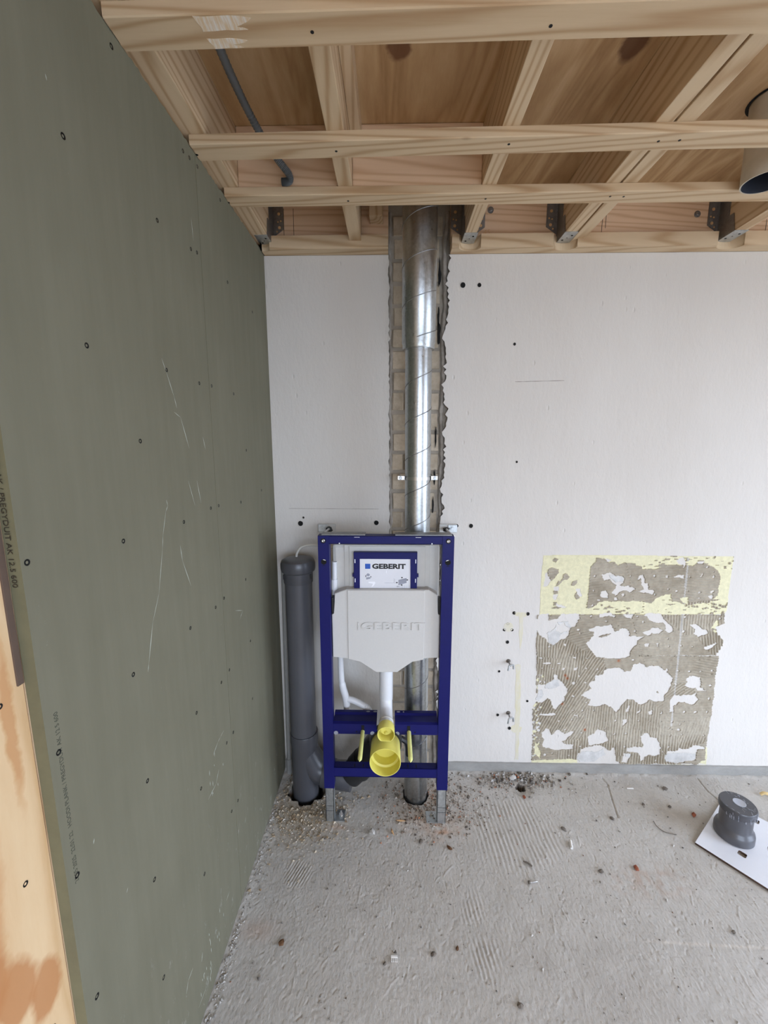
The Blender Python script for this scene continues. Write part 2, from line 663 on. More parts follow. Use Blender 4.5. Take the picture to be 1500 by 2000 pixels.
def np_mesh(name, verts, faces, mat, parent=None, loc=(0, 0, 0), smooth=True, layer=None, cols=None):
    me = bpy.data.meshes.new(name)
    faces = np.asarray(faces, dtype=np.int32)
    k = faces.shape[1]
    me.vertices.add(len(verts))
    me.vertices.foreach_set('co', np.asarray(verts, dtype=np.float32).ravel())
    me.loops.add(faces.size)
    me.loops.foreach_set('vertex_index', faces.ravel())
    me.polygons.add(len(faces))
    me.polygons.foreach_set('loop_start', np.arange(0, faces.size, k, dtype=np.int32))
    me.polygons.foreach_set('use_smooth', np.full(len(faces), smooth, dtype=bool))
    me.update(calc_edges=True)
    if layer:
        a = me.color_attributes.new(layer, 'FLOAT_COLOR', 'POINT')
        c4 = np.ones((len(verts), 4), dtype=np.float32)
        c4[:, :3] = cols
        a.data.foreach_set('color', c4.ravel())
    for m in (mat if isinstance(mat, (list, tuple)) else [mat]):
        me.materials.append(m)
    me.validate()
    return link(name, me, loc, parent)


def vnoise(x, y, seed, freq):
    """smooth value noise on arrays, -1..1"""
    rng = np.random.RandomState(seed)
    tab = rng.uniform(-1, 1, (256, 256))
    u, v = x * freq + 1000.0, y * freq + 1000.0
    iu, iv = np.floor(u).astype(int), np.floor(v).astype(int)
    fu, fv = u - iu, v - iv
    fu, fv = fu * fu * (3 - 2 * fu), fv * fv * (3 - 2 * fv)
    g = lambda i, j: tab[i % 256, j % 256]
    return (g(iu, iv) * (1 - fu) + g(iu + 1, iv) * fu) * (1 - fv) + (g(iu, iv + 1) * (1 - fu) + g(iu + 1, iv + 1) * fu) * fv


def in_poly(px, py, poly):
    ins = np.zeros(px.shape, bool)
    n = len(poly) // 2
    for i in range(n):
        x0, y0 = poly[2 * i], poly[2 * i + 1]
        x1, y1 = poly[(2 * i + 2) % (2 * n)], poly[(2 * i + 3) % (2 * n)]
        if y0 == y1:
            continue
        c = ((py < y0) != (py < y1)) & (px < (x1 - x0) * (py - y0) / (y1 - y0) + x0)
        ins ^= c
    return ins


random.seed(7)

# ================================================================== THE SETTING
# ------------------------------------------------------------------ floor: relief grid where it is seen, plain beyond
gx = np.concatenate([[XL - 0.35, XL - 0.05], np.arange(-0.55, 1.95, 0.0026), [2.2, 2.6, XR + 0.3]])
gy = np.concatenate([[YF - 0.3, -1.5, -0.5, 0.2, 0.5], np.arange(0.62, 1.83, 0.0026), [1.9, 2.05]])
X, Y = np.meshgrid(gx, gy, indexing='ij')
dd_ = X * 0.88 + Y * 0.48, -X * 0.48 + Y * 0.88
Z = 0.0008 * vnoise(X, Y, 1, 14) + 0.0003 * vnoise(dd_[0], dd_[1] * 0.5, 2, 110) + 0.0004 * vnoise(dd_[0], dd_[1] * 0.6, 3, 200) + 0.0004 * vnoise(dd_[0], dd_[1] * 0.7, 7, 330)
fadeA = np.clip(1.15 - np.hypot((X - 0.48) / 0.19, (Y - 1.47) / 0.17), 0, 1)
Z += 0.0013 * np.sqrt(fadeA) * np.clip(0.75 + 0.9 * vnoise(X, Y, 14, 16), 0, 1.4) * np.sin((X + 0.06 * Y + 0.004 * vnoise(X, Y, 4, 14)) * 2 * PI / 0.0175)
fadeB = np.clip(1.1 - np.hypot((X - 0.285) / 0.055, (Y - 1.10) / 0.13), 0, 1)
Z += 0.0012 * np.sqrt(fadeB) * np.clip(0.7 + 0.9 * vnoise(X, Y, 15, 18), 0, 1.4) * np.sin((X + 0.12 * Y + 0.003 * vnoise(X, Y, 5, 20)) * 2 * PI / 0.014)
fadeC = np.clip(1.1 - np.hypot((X + 0.34) / 0.05, (Y - 1.28) / 0.05), 0, 1)
Z += 0.0014 * np.sqrt(fadeC) * np.sin((X - 0.4 * Y) * 2 * PI / 0.011)
# scratches and footprints pressed in while wet
rs = np.random.RandomState(5)
for i in range(1500):
    cx_, cy_ = rs.uniform(-0.48, 1.6), rs.uniform(0.72, 1.72)
    a, L = rs.uniform(0.6, 2.4), rs.uniform(0.003, 0.010) * (3 if i % 9 == 0 else 1)
    i0, i1 = np.searchsorted(gx, (cx_ - 2 * L, cx_ + 2 * L))
    j0, j1 = np.searchsorted(gy, (cy_ - 2 * L, cy_ + 2 * L))
    W_ = (slice(i0, i1), slice(j0, j1))
    dx, dy = X[W_] - cx_, Y[W_] - cy_
    s_, t_ = dx * math.cos(a) + dy * math.sin(a), -dx * math.sin(a) + dy * math.cos(a) + 0.18 * (dx * dx) / L
    Z[W_] -= rs.uniform(0.0005, 0.0018) * (1 if i % 3 else -0.8) * np.exp(-(t_ / 0.0019) ** 2) * (np.abs(s_) < L)
for c in (((0.989, 1.747), (0.995, 1.712), (0.973, 1.633), (0.95, 1.538)), ((1.433, 1.756), (1.427, 1.683), (1.44, 1.62))):
    for (x0, y0), (x1, y1) in zip(c, c[1:]):
        L2 = (x1 - x0) ** 2 + (y1 - y0) ** 2
        t_ = np.clip(((X - x0) * (x1 - x0) + (Y - y0) * (y1 - y0)) / L2, 0, 1)
        Z -= 0.004 * (np.hypot(X - x0 - t_ * (x1 - x0), Y - y0 - t_ * (y1 - y0)) < 0.0028)
Z += 0.006 * np.exp(-((Y - 1.775) / 0.02) ** 2) * (0.5 + 0.5 * vnoise(X, Y, 6, 40))
Z += 0.004 * np.exp(-((X - XL) / 0.02) ** 2) * (0.5 + 0.5 * vnoise(X, Y, 8, 60))
stain = np.ones(X.shape + (3,))  # floor tones: real stains, plus shade painted inside the openings


def tint(mask, c, amt):
    global stain
    k = (np.clip(mask, 0, 1) * amt)[..., None]
    stain = stain * (1 - k) + np.array(c) * k


n1, n2 = vnoise(X, Y, 11, 18), vnoise(X, Y, 12, 55)
tint(np.exp(-(((X + 0.36) / 0.15) ** 2 + ((Y - 1.53) / 0.13) ** 2)) * (0.8 + 0.4 * n1), (0.86, 0.76, 0.62), 0.8)
tint(np.exp(-(((X - 0.17) / 0.10) ** 2 + ((Y - 1.49) / 0.05) ** 2)) * (0.7 + 0.6 * n2), (1.0, 0.74, 0.60), 0.8)
tint(np.exp(-(((X - 0.20) / 0.035) ** 2 + ((Y - 1.455) / 0.03) ** 2)) * (0.6 + 0.8 * n2), (1.05, 0.66, 0.48), 0.9)
tint(np.exp(-(((X + 0.215) / 0.035) ** 2 + ((Y - 1.47) / 0.012) ** 2)), (1.0, 0.7, 0.55), 0.6)
tint(np.exp(-(((X - 0.14) / 0.12) ** 2 + ((Y - 1.60) / 0.10) ** 2)) * (0.7 + 0.6 * n2), (0.80, 0.68, 0.58), 0.7)
tint(np.exp(-(((X - 0.93) / 0.12) ** 2 + ((Y - 1.28) / 0.05) ** 2)) * (0.5 + n2), (0.86, 0.66, 0.56), 0.6)
tint(np.exp(-(((X + 0.43) / 0.06) ** 2 + ((Y - 1.10) / 0.03) ** 2)), (0.95, 0.78, 0.70), 0.6)
tint(np.exp(-(((X - 1.25) / 0.12) ** 2 + ((Y - 1.55) / 0.06) ** 2)), (0.84, 0.78, 0.72), 0.5)
tint(np.exp(-(((X - 0.0) / 0.3) ** 2 + ((Y - 1.25) / 0.2) ** 2)) * (0.5 + 0.5 * n1), (1.05, 1.02, 1.0), 0.5)
tint(np.exp(-(((Y - 1.096 + 0.012 * (X - 0.75) / 0.4) / 0.004) ** 2)) * ((X > 0.74) & (X < 1.2)) * (0.5 + 0.6 * n1), (1.3, 1.25, 1.2), 0.7)
tint((np.exp(-(((X - 0.55) / 0.16) ** 2 + ((Y - 1.72) / 0.05) ** 2))) * (0.5 + n2), (0.78, 0.74, 0.72), 0.6)
# openings broken through for the pipes
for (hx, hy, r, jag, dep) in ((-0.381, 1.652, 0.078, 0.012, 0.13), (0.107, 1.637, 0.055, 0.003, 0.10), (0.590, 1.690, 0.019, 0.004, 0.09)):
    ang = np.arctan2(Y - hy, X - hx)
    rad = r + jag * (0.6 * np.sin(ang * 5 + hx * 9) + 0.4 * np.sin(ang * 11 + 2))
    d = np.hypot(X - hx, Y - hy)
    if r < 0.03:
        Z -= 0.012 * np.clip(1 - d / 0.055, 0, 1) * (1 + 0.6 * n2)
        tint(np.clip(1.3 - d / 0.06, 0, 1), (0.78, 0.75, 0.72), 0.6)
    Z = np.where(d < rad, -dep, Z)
    tint(d < rad + 0.003, (0.20, 0.18, 0.17), 0.9)  # dark of the openings: their shade put into the floor colour
Z = np.where((X < -0.54) | (X > 1.94) | (Y < 0.62) | (Y > 1.82), 0.0, Z)
ni, nj = X.shape
idx = np.arange(ni * nj).reshape(ni, nj)
F = np.stack([idx[:-1, :-1], idx[1:, :-1], idx[1:, 1:], idx[:-1, 1:]], -1).reshape(-1, 4)
floor = np_mesh('floor', np.stack([X, Y, Z], -1).reshape(-1, 3), F, M['concrete'], layer='stain', cols=stain.reshape(-1, 3))
tag(floor, kind='structure')

# ------------------------------------------------------------------ back wall: mortar core, two plaster sheets with broken edges along the chase
CH0, CH1 = -0.018, 0.213
b = B()
b.box(XL - 0.2, XR, 1.8065, 2.0, -0.15, ZC + 0.02, mat=1)
rs = np.random.RandomState(3)
zz = np.concatenate([np.arange(0.0, 2.281, 0.012), [2.281]])


def plaster(edge, xe, sgn):
    pts = [(edge[i], zz[i]) for i in range(len(zz))]
    poly = pts + [(xe, zz[-1]), (xe, zz[0])]
    lo = [b.bm.verts.new((p[0], YW, p[1])) for p in poly]
    hi = [b.bm.verts.new((p[0] + (sgn * 0.006 if i < len(pts) else 0), 1.812, p[1])) for i, p in enumerate(poly)]
    n = len(poly)
    f = b.bm.faces.new(lo)
    for i in range(n):
        f = b.bm.faces.new((lo[i], lo[(i + 1) % n], hi[(i + 1) % n], hi[i]))
        f.material_index = 2 if i < len(pts) - 1 else 0


el = CH0 + 0.010 * (1 - zz / 2.3) + 0.0022 * rs.randn(len(zz))
er = 0.216 + 0.004 * np.sin(zz * 9) + 0.0045 * rs.randn(len(zz)) + 0.006 * np.sin(zz * 31)
plaster(el, XL - 0.05, -1)
plaster(er, XR, 1)
wall_back = b.build('wall_back', [M['wall'], M['mortar'], M['broken']], origin=(0, 1.9, 0))
tag(wall_back, kind='structure')
# loose mortar ridges left on both chase edges
b = B()
for k, (x0, sg) in enumerate(((CH0 + 0.004, 1), (0.206, -1))):
    path, rr = [], []
    for i in range(120):
        z = 0.02 + i * 2.42 / 119
        path.append((x0 + 0.003 * math.sin(z * 21 + k) + random.uniform(-0.002, 0.002) + (0.010 * (1 - z / 2.3) if k == 0 else 0), 1.803, z))
        rr.append(random.uniform(0.004, 0.009) if k == 0 else random.uniform(0.006, 0.013))
    b.tube(path, rr, 7)
b.each('mortar_ridge', M['broken'], wall_back)

# bricks laid bare in the chase, each its own piece
course, nb = 0.0838, 0
for r in range(29):
    z0 = 0.006 + r * course
    if z0 > 2.40:
        break
    off = (0.0, 0.107, 0.05)[r % 3]
    x = CH0 + 0.016 - 0.214 + off
    while x < 0.19:
        a, c = max(x + 0.005, CH0 + 0.017), min(x + 0.209, 0.190 + random.uniform(-0.012, 0.006))
        if c - a > 0.02:
            bb = B()
            y0 = 1.803 + random.uniform(-0.003, 0.003)
            bb.box(a, c, y0, 1.825, z0 + 0.003 + random.uniform(0, 0.003), z0 + 0.074 + random.uniform(-0.002, 0.002), 0.003)
            for v in bb.bm.verts:
                v.co += Vector((random.uniform(-1, 1), random.uniform(-1, 1), random.uniform(-1, 1))) * 0.0009
            bb.build('brick', M['brick'], wall_back)
            nb += 1
        x += 0.214
# cavities where the cut went through the hollow bricks
b = B()
for (x, z, w, h) in ((0.185, 2.215, 0.010, 0.10), (0.183, 2.05, 0.009, 0.07), (0.186, 1.99, 0.014, 0.08), (0.182, 1.58, 0.006, 0.08), (0.181, 1.405, 0.008, 0.06), (0.176, 1.285, 0.007, 0.075)):
    pts = []
    for i in range(14):
        a = 2 * PI * i / 14
        k = 1 + random.uniform(-0.3, 0.3)
        pts.append((x + math.cos(a) * w * 0.5 * k, z + math.sin(a) * h * 0.5 * k))
    b.prism(pts, 'xz', 1.7985, 1.803)
b.each('cavity', M['black_hole'], wall_back)

# drilled holes and plugs in the plaster
HOLES = [(0.276, 2.168, .009), (0.341, 2.168, .007), (-0.402, 1.204, .010), (-0.388, 1.23, .004), (-0.07, 1.208, .009), (0.279, 1.196, .007), (0.341, 1.196, .008),
         (0.547, 0.799, .007), (0.609, 0.795, .007), (0.522, 0.747, .005), (0.507, 0.718, .006), (0.542, 0.718, .006), (0.524, 0.659, .007), (0.493, 0.515, .005),
         (0.63, 0.367, .005), (0.496, 0.294, .006), (0.554, 0.226, .007), (0.524, 1.472, .004), (0.491, 1.945, .005)]
for i, (x, z, r) in enumerate(HOLES):
    bb = B()
    rnd = random.Random(i)
    ring = lambda rr, y, j=0.0: [(x + math.cos(2 * PI * k / 12) * rr * (1 + rnd.uniform(-j, j)), y, z + math.sin(2 * PI * k / 12) * rr * (1 + rnd.uniform(-j, j)) * 1.05) for k in range(12)]
    bb.loft([ring(r * 1.5, YW - 0.0002, 0.2), ring(r * 1.15, YW - 0.0012, 0.15)], cap0=False, cap1=False, mat=0)
    bb.loft([ring(r * 1.12, YW - 0.0012), ring(r * 0.75, YW - 0.0004), ], cap0=False, cap1=True, mat=1)
    bb.build('drill_hole', [M['wall'], M['black_hole']], wall_back)

# faint yellow paint stains where a pipe and rosettes were clipped on
t = NT('faint_yellow_stain')
v_ = t.coord((1, 1, 0.5), rnd=False)
nn = t.noise(v_, 26, 5, 0.7)
t.set(t.ramp(nn, [(0.35, s2l((212, 207, 196))), (0.62, s2l((212, 204, 172)))]), 0.8, 0, 0.2)
t.bump(t.noise(v_, 60, 4), 0.3, 0.003)
M['stain'] = t.m
b = B()


def rag(pts, n=4, amp=0.002, seed=1):
    rnd = random.Random(seed)
    out = []
    for i in range(len(pts)):
        (x0, y0), (x1, y1) = pts[i], pts[(i + 1) % len(pts)]
        for k in range(n):
            t_ = k / n
            out.append((x0 + (x1 - x0) * t_ + rnd.uniform(-amp, amp), y0 + (y1 - y0) * t_ + rnd.uniform(-amp, amp)))
    return out


b.prism(rag([(0.551, 0.803), (0.603, 0.800), (0.603, 0.786), (0.590, 0.778), (0.592, 0.70), (0.584, 0.62), (0.574, 0.68), (0.572, 0.78), (0.551, 0.788)]), 'xz', YW - 0.0006, YW)
b.prism([(0.525 + 0.022 * math.cos(a * PI / 9), 0.731 + 0.022 * math.sin(a * PI / 9)) for a in range(18)], 'xz', YW - 0.0008, YW)
b.prism(rag([(0.566, 0.55), (0.590, 0.55), (0.598, 0.36), (0.600, 0.235), (0.612, 0.230), (0.610, 0.214), (0.602, 0.205), (0.604, 0.06), (0.588, 0.06), (0.586, 0.20), (0.564, 0.213), (0.562, 0.230), (0.580, 0.25), (0.576, 0.36)], 5, 0.0025, 4), 'xz', YW - 0.0006, YW)
b.each('paint_stain', M['stain'], wall_back)
# hairline scribed in the plaster
b = B()
b.prism(rag([(0.50, 1.7975), (0.60, 1.7995), (0.70, 1.802), (0.70, 1.8035), (0.60, 1.8012), (0.50, 1.799)], 6, 0.0005, 2), 'xz', YW - 0.0003, YW)
b.prism(rag([(-0.45, 1.2695), (-0.06, 1.2685), (-0.06, 1.2695), (-0.45, 1.2706)], 16, 0.0003, 3), 'xz', YW - 0.0003, YW)
b.each('hairline_crack', M['broken'], wall_back)
PATCH_POLYS = [
('Y',(0.66,1.067,1.056,1.069,1.083,0.799,0.661,0.79,0.657,0.936)),
('Y',(1.035,1.068,1.48,1.065,1.483,0.816,1.472,0.799,1.06,0.797)),
('A',(0.891,1.056,0.928,1.053,0.951,1.037,0.973,1.037,0.987,1.022,1.007,1.035,1.06,1.034,1.077,0.861,0.998,0.857,0.948,0.859,0.917,0.852,0.891,0.826,0.867,0.824,0.87,0.931,0.869,1.01,0.876,1.026,0.889,1.036)),
('A',(1.038,1.035,1.06,1.032,1.067,1.021,1.089,1.016,1.096,1.005,1.127,1.01,1.149,1.005,1.17,1.014,1.187,1.027,1.224,1.028,1.249,1.027,1.273,1.029,1.308,1.023,1.325,1.034,1.361,1.037,1.382,1.023,1.404,1.018,1.429,0.988,1.435,0.968,1.434,0.929,1.433,0.896,1.425,0.879,1.403,0.856,1.391,0.852,1.344,0.852,1.32,0.842,1.304,0.841,1.275,0.855,1.239,0.861,1.231,0.878,1.233,0.894,1.205,0.891,1.178,0.877,1.164,0.867,1.15,0.85,1.124,0.853,1.086,0.86,1.054,0.861)),
('A',(0.686,1.006,0.701,1.009,0.73,1.003,0.735,0.986,0.723,0.966,0.706,0.95,0.695,0.96,0.684,0.986)),
('A',(0.75,0.98,0.765,0.983,0.785,0.97,0.773,0.957,0.755,0.954,0.737,0.934,0.722,0.925,0.725,0.937,0.745,0.957,0.752,0.967)),
('A',(0.793,0.947,0.814,0.954,0.813,0.937,0.801,0.924,0.792,0.927)),
('A',(0.708,0.823,0.732,0.832,0.76,0.832,0.754,0.825,0.726,0.82)),
('A',(0.7,1.043,0.714,1.055,0.726,1.048,0.718,1.038)),
('A',(0.807,0.881,0.818,0.901,0.836,0.874,0.821,0.864)),
('A',(0.954,0.825,0.972,0.83,0.996,0.827,0.97,0.823)),
('A',(0.716,0.904,0.733,0.904,0.734,0.892,0.718,0.89)),
('A',(0.718,0.85,0.734,0.85,0.734,0.837,0.719,0.833)),
('A',(1.184,1.054,1.209,1.054,1.203,1.048,1.188,1.049)),
('A',(1.326,0.842,1.345,0.842,1.343,0.833,1.33,0.835)),
('A',(1.413,0.851,1.437,0.853,1.435,0.844,1.416,0.846)),
('A',(1.372,0.829,1.396,0.834,1.403,0.829,1.378,0.825)),
('A',(0.648,0.79,1.083,0.798,1.102,0.6,0.658,0.595)),
('A',(1.06,0.796,1.476,0.798,1.485,0.68,1.485,0.604,1.079,0.6)),
('A',(0.66,0.595,1.102,0.6,1.155,0.059,0.666,0.059,0.667,0.139,0.658,0.344,0.672,0.362)),
('A',(1.035,0.574,1.473,0.579,1.474,0.509,1.478,0.431,1.48,0.311,1.477,0.152,1.482,0.053,1.084,0.046)),
('Y',(0.679,0.158,0.694,0.135,0.708,0.101,0.708,0.067,0.694,0.082,0.678,0.093)),
('Y',(0.668,0.059,0.884,0.07,0.886,0.047,0.669,0.043)),
('Y',(1.084,0.044,1.493,0.048,1.491,0.038,1.085,0.031)),
('Y',(1.474,0.144,1.483,0.14,1.491,0.049,1.449,0.053,1.46,0.068,1.48,0.072)),
('Y',(1.441,0.772,1.451,0.772,1.451,0.748,1.445,0.728,1.424,0.735)),
('Y',(1.432,0.721,1.457,0.725,1.449,0.711)),
('Y',(1.269,0.875,1.306,0.881,1.307,0.845,1.287,0.855)),
('W',(0.93,1.049,0.94,1.054,0.958,1.048,0.945,1.037)),
('W',(0.919,0.981,0.931,0.983,0.958,0.989,0.981,0.978,1.01,0.975,1.02,0.959,1.019,0.942,1.007,0.932,1.017,0.924,1.039,0.929,1.071,0.919,1.072,0.91,1.051,0.898,1.038,0.909,1.022,0.906,1.007,0.897,0.99,0.879,0.984,0.892,0.97,0.894,0.978,0.906,0.986,0.922,0.988,0.932,0.969,0.945,0.958,0.958,0.934,0.951,0.923,0.968)),
('W',(0.925,0.902,0.947,0.91,0.956,0.892,0.956,0.87,0.94,0.875,0.924,0.882)),
('W',(0.981,0.872,0.997,0.876,1.001,0.862,0.985,0.862)),
('W',(0.906,0.865,0.919,0.868,0.926,0.86,0.913,0.858)),
('W',(1.014,0.889,1.027,0.893,1.029,0.881,1.017,0.878)),
('W',(0.885,0.838,0.894,0.845,0.898,0.836,0.89,0.828)),
('W',(0.816,0.913,0.833,0.914,0.831,0.898,0.845,0.878,0.83,0.878,0.819,0.891)),
('W',(0.716,0.923,0.738,0.924,0.736,0.904,0.716,0.904)),
('W',(0.715,0.889,0.737,0.887,0.73,0.857,0.718,0.867)),
('W',(0.673,0.983,0.682,0.986,0.702,0.95,0.687,0.927,0.669,0.923)),
('W',(0.731,0.843,0.753,0.84,0.78,0.827,0.764,0.823,0.732,0.833)),
('W',(1.237,1.051,1.263,1.061,1.278,1.039,1.277,1.019,1.269,1.009,1.267,1.029,1.248,1.032)),
('W',(1.324,1.039,1.36,1.045,1.353,1.029,1.328,1.031)),
('W',(1.233,0.973,1.254,0.98,1.279,0.977,1.281,0.964,1.259,0.967)),
('W',(1.081,0.975,1.099,0.979,1.108,0.963,1.112,0.943,1.128,0.94,1.129,0.913,1.156,0.907,1.152,0.89,1.123,0.897,1.085,0.903,1.109,0.913,1.098,0.939,1.094,0.962,1.081,0.953)),
('W',(1.048,0.926,1.067,0.923,1.065,0.909,1.05,0.901)),
('W',(1.4,0.902,1.411,0.912,1.418,0.906,1.407,0.896)),
('W',(1.395,0.882,1.41,0.892,1.417,0.876,1.401,0.872)),
('W',(1.348,0.981,1.361,0.994,1.357,0.971,1.35,0.971)),
('W',(1.357,1.02,1.377,1.02,1.374,1.013)),
('W',(0.66,0.789,0.699,0.796,0.704,0.765,0.742,0.772,0.756,0.795,0.837,0.797,0.84,0.777,0.827,0.749,0.821,0.732,0.802,0.732,0.8,0.701,0.781,0.677,0.759,0.666,0.734,0.647,0.711,0.655,0.69,0.679,0.66,0.7,0.651,0.717,0.65,0.768)),
('W',(0.925,0.796,0.972,0.803,0.997,0.788,0.994,0.78,0.969,0.791,0.945,0.781,0.929,0.779)),
('W',(1.029,0.794,1.08,0.796,1.072,0.777,1.05,0.777)),
('W',(0.883,0.723,0.917,0.737,0.946,0.737,0.98,0.749,0.99,0.734,1.005,0.717,1.032,0.731,1.058,0.724,1.071,0.707,1.067,0.695,1.093,0.694,1.138,0.691,1.105,0.67,1.103,0.652,1.08,0.624,1.08,0.596,1.039,0.585,1.001,0.583,0.929,0.591,0.907,0.619,0.878,0.657,0.893,0.671,0.908,0.692,0.909,0.712,0.89,0.714)),
('W',(1.07,0.693,1.092,0.694,1.108,0.67,1.106,0.652,1.076,0.628)),
('W',(1.118,0.793,1.151,0.805,1.199,0.797,1.214,0.773,1.235,0.757,1.256,0.736,1.257,0.716,1.244,0.707,1.223,0.719,1.224,0.746,1.21,0.758,1.178,0.759,1.145,0.769,1.139,0.783)),
('W',(1.126,0.708,1.171,0.736,1.193,0.734,1.215,0.721,1.196,0.707,1.167,0.708,1.147,0.692)),
('W',(1.327,0.751,1.359,0.754,1.376,0.741,1.387,0.727,1.408,0.724,1.417,0.705,1.387,0.7,1.374,0.691,1.352,0.707,1.356,0.727)),
('W',(1.404,0.645,1.425,0.652,1.455,0.666,1.465,0.66,1.439,0.64,1.41,0.631)),
('W',(1.444,0.738,1.481,0.759,1.499,0.715,1.489,0.674,1.471,0.691,1.453,0.714)),
('W',(1.482,0.649,1.501,0.65,1.495,0.604,1.463,0.604)),
('W',(1.138,0.656,1.158,0.658,1.158,0.643,1.142,0.642)),
('W',(1.189,0.658,1.2,0.659,1.203,0.646,1.198,0.643)),
('W',(0.908,0.467,0.932,0.474,0.933,0.499,0.965,0.507,0.97,0.528,1.02,0.543,1.053,0.534,1.061,0.522,1.087,0.522,1.097,0.551,1.106,0.562,1.152,0.548,1.175,0.516,1.166,0.481,1.162,0.452,1.144,0.434,1.123,0.383,1.09,0.383,1.101,0.408,1.084,0.415,1.083,0.386,1.07,0.357,1.044,0.314,1.023,0.334,0.988,0.356,0.969,0.348,0.936,0.344,0.909,0.351,0.92,0.38,0.876,0.398,0.891,0.416,0.922,0.435,0.91,0.442)),
('W',(1.039,0.539,1.06,0.522,1.086,0.522,1.096,0.547,1.123,0.565,1.15,0.555,1.165,0.541,1.173,0.55,1.212,0.55,1.24,0.531,1.264,0.512,1.286,0.492,1.28,0.457,1.271,0.421,1.254,0.399,1.257,0.375,1.211,0.371,1.191,0.382,1.179,0.369,1.154,0.356,1.133,0.365,1.119,0.381,1.089,0.38,1.056,0.345)),
('W',(0.675,0.453,0.714,0.454,0.742,0.479,0.744,0.502,0.76,0.501,0.765,0.479,0.796,0.451,0.813,0.43,0.812,0.412,0.801,0.39,0.802,0.375,0.777,0.346,0.766,0.323,0.752,0.331,0.74,0.367,0.725,0.381,0.697,0.359,0.667,0.366,0.674,0.417)),
('W',(0.703,0.2,0.722,0.226,0.742,0.223,0.754,0.193,0.773,0.22,0.789,0.22,0.814,0.198,0.853,0.221,0.854,0.206,0.823,0.168,0.803,0.16,0.821,0.149,0.858,0.146,0.853,0.119,0.806,0.118,0.78,0.114,0.722,0.125,0.71,0.143,0.719,0.17)),
('W',(0.922,0.192,0.95,0.207,0.965,0.228,1.01,0.212,1.012,0.19,1.021,0.167,0.992,0.15,0.929,0.141)),
('W',(0.879,0.085,0.9,0.124,0.933,0.136,0.979,0.144,1.01,0.133,1.032,0.114,1.047,0.137,1.059,0.115,1.067,0.054,0.885,0.051)),
('W',(1.108,0.123,1.147,0.135,1.15,0.109,1.123,0.112)),
('W',(1.109,0.13,1.152,0.139,1.185,0.139,1.184,0.151,1.171,0.169,1.17,0.192,1.182,0.211,1.201,0.211,1.213,0.192,1.244,0.185,1.257,0.155,1.269,0.133,1.266,0.099,1.247,0.091,1.213,0.094,1.198,0.083,1.199,0.067,1.183,0.063,1.173,0.094,1.162,0.109,1.111,0.111)),
('W',(1.098,0.104,1.129,0.1,1.128,0.078,1.117,0.051,1.093,0.054)),
('W',(1.344,0.483,1.353,0.497,1.372,0.504,1.405,0.494,1.413,0.469,1.414,0.448,1.442,0.428,1.4,0.428,1.392,0.444,1.363,0.443,1.339,0.456,1.353,0.468)),
('W',(1.296,0.407,1.332,0.404,1.357,0.409,1.383,0.41,1.404,0.424,1.397,0.404,1.412,0.387,1.394,0.357,1.369,0.364,1.352,0.371,1.323,0.369,1.317,0.358,1.303,0.352,1.307,0.32,1.289,0.319,1.284,0.363,1.287,0.385)),
('W',(1.288,0.088,1.293,0.103,1.304,0.119,1.338,0.117,1.356,0.136,1.367,0.127,1.396,0.131,1.424,0.151,1.444,0.149,1.473,0.142,1.473,0.129,1.44,0.128,1.433,0.106,1.433,0.071,1.384,0.063,1.352,0.055,1.297,0.065)),
('W',(1.134,0.308,1.153,0.334,1.154,0.321,1.142,0.306)),
('W',(1.19,0.325,1.205,0.333,1.21,0.309,1.192,0.305)),
('W',(1.242,0.311,1.252,0.324,1.257,0.315,1.247,0.308)),
('W',(1.076,0.279,1.098,0.282,1.1,0.269,1.079,0.242)),
('W',(1.088,0.318,1.095,0.351,1.105,0.35,1.102,0.318)),
('W',(0.691,0.56,0.729,0.561,0.727,0.553,0.69,0.553)),
('W',(0.755,0.56,0.773,0.559,0.771,0.553,0.755,0.554)),
('W',(0.697,0.302,0.75,0.307,0.771,0.298,0.751,0.294,0.699,0.293)),
('W',(0.847,0.301,0.87,0.301,0.873,0.277,0.864,0.292,0.849,0.293)),
('W',(0.833,0.537,0.852,0.541,0.847,0.525,0.832,0.527)),
('W',(0.826,0.588,0.842,0.587,0.839,0.576,0.831,0.58)),
('G',(0.698,0.704,0.717,0.711,0.738,0.742,0.739,0.714,0.766,0.704,0.79,0.718,0.791,0.704,0.763,0.696,0.756,0.666,0.734,0.647,0.711,0.659)),
('G',(0.74,0.755,0.787,0.763,0.809,0.732,0.789,0.732,0.769,0.756,0.75,0.742)),
('G',(0.95,0.978,0.981,0.976,1.01,0.972,1.019,0.945,0.984,0.945,0.957,0.965)),
('G',(0.708,0.454,0.745,0.477,0.762,0.474,0.777,0.447,0.739,0.429,0.706,0.435)),
('G',(0.666,0.373,0.677,0.424,0.696,0.425,0.705,0.396,0.69,0.37)),
('G',(0.88,0.074,0.901,0.112,0.942,0.109,0.982,0.11,1,0.129,1.013,0.095,0.985,0.076,0.966,0.052,0.892,0.051)),
('G',(1.288,0.084,1.299,0.105,1.339,0.108,1.399,0.109,1.43,0.102,1.431,0.075,1.384,0.065,1.351,0.057,1.297,0.065)),
('G',(1.102,0.102,1.129,0.097,1.124,0.081,1.107,0.085)),
('A',(0.93,0.69,0.949,0.699,0.985,0.705,0.975,0.696,0.947,0.685)),
('A',(1.219,0.42,1.224,0.424,1.226,0.418,1.221,0.416)),
]
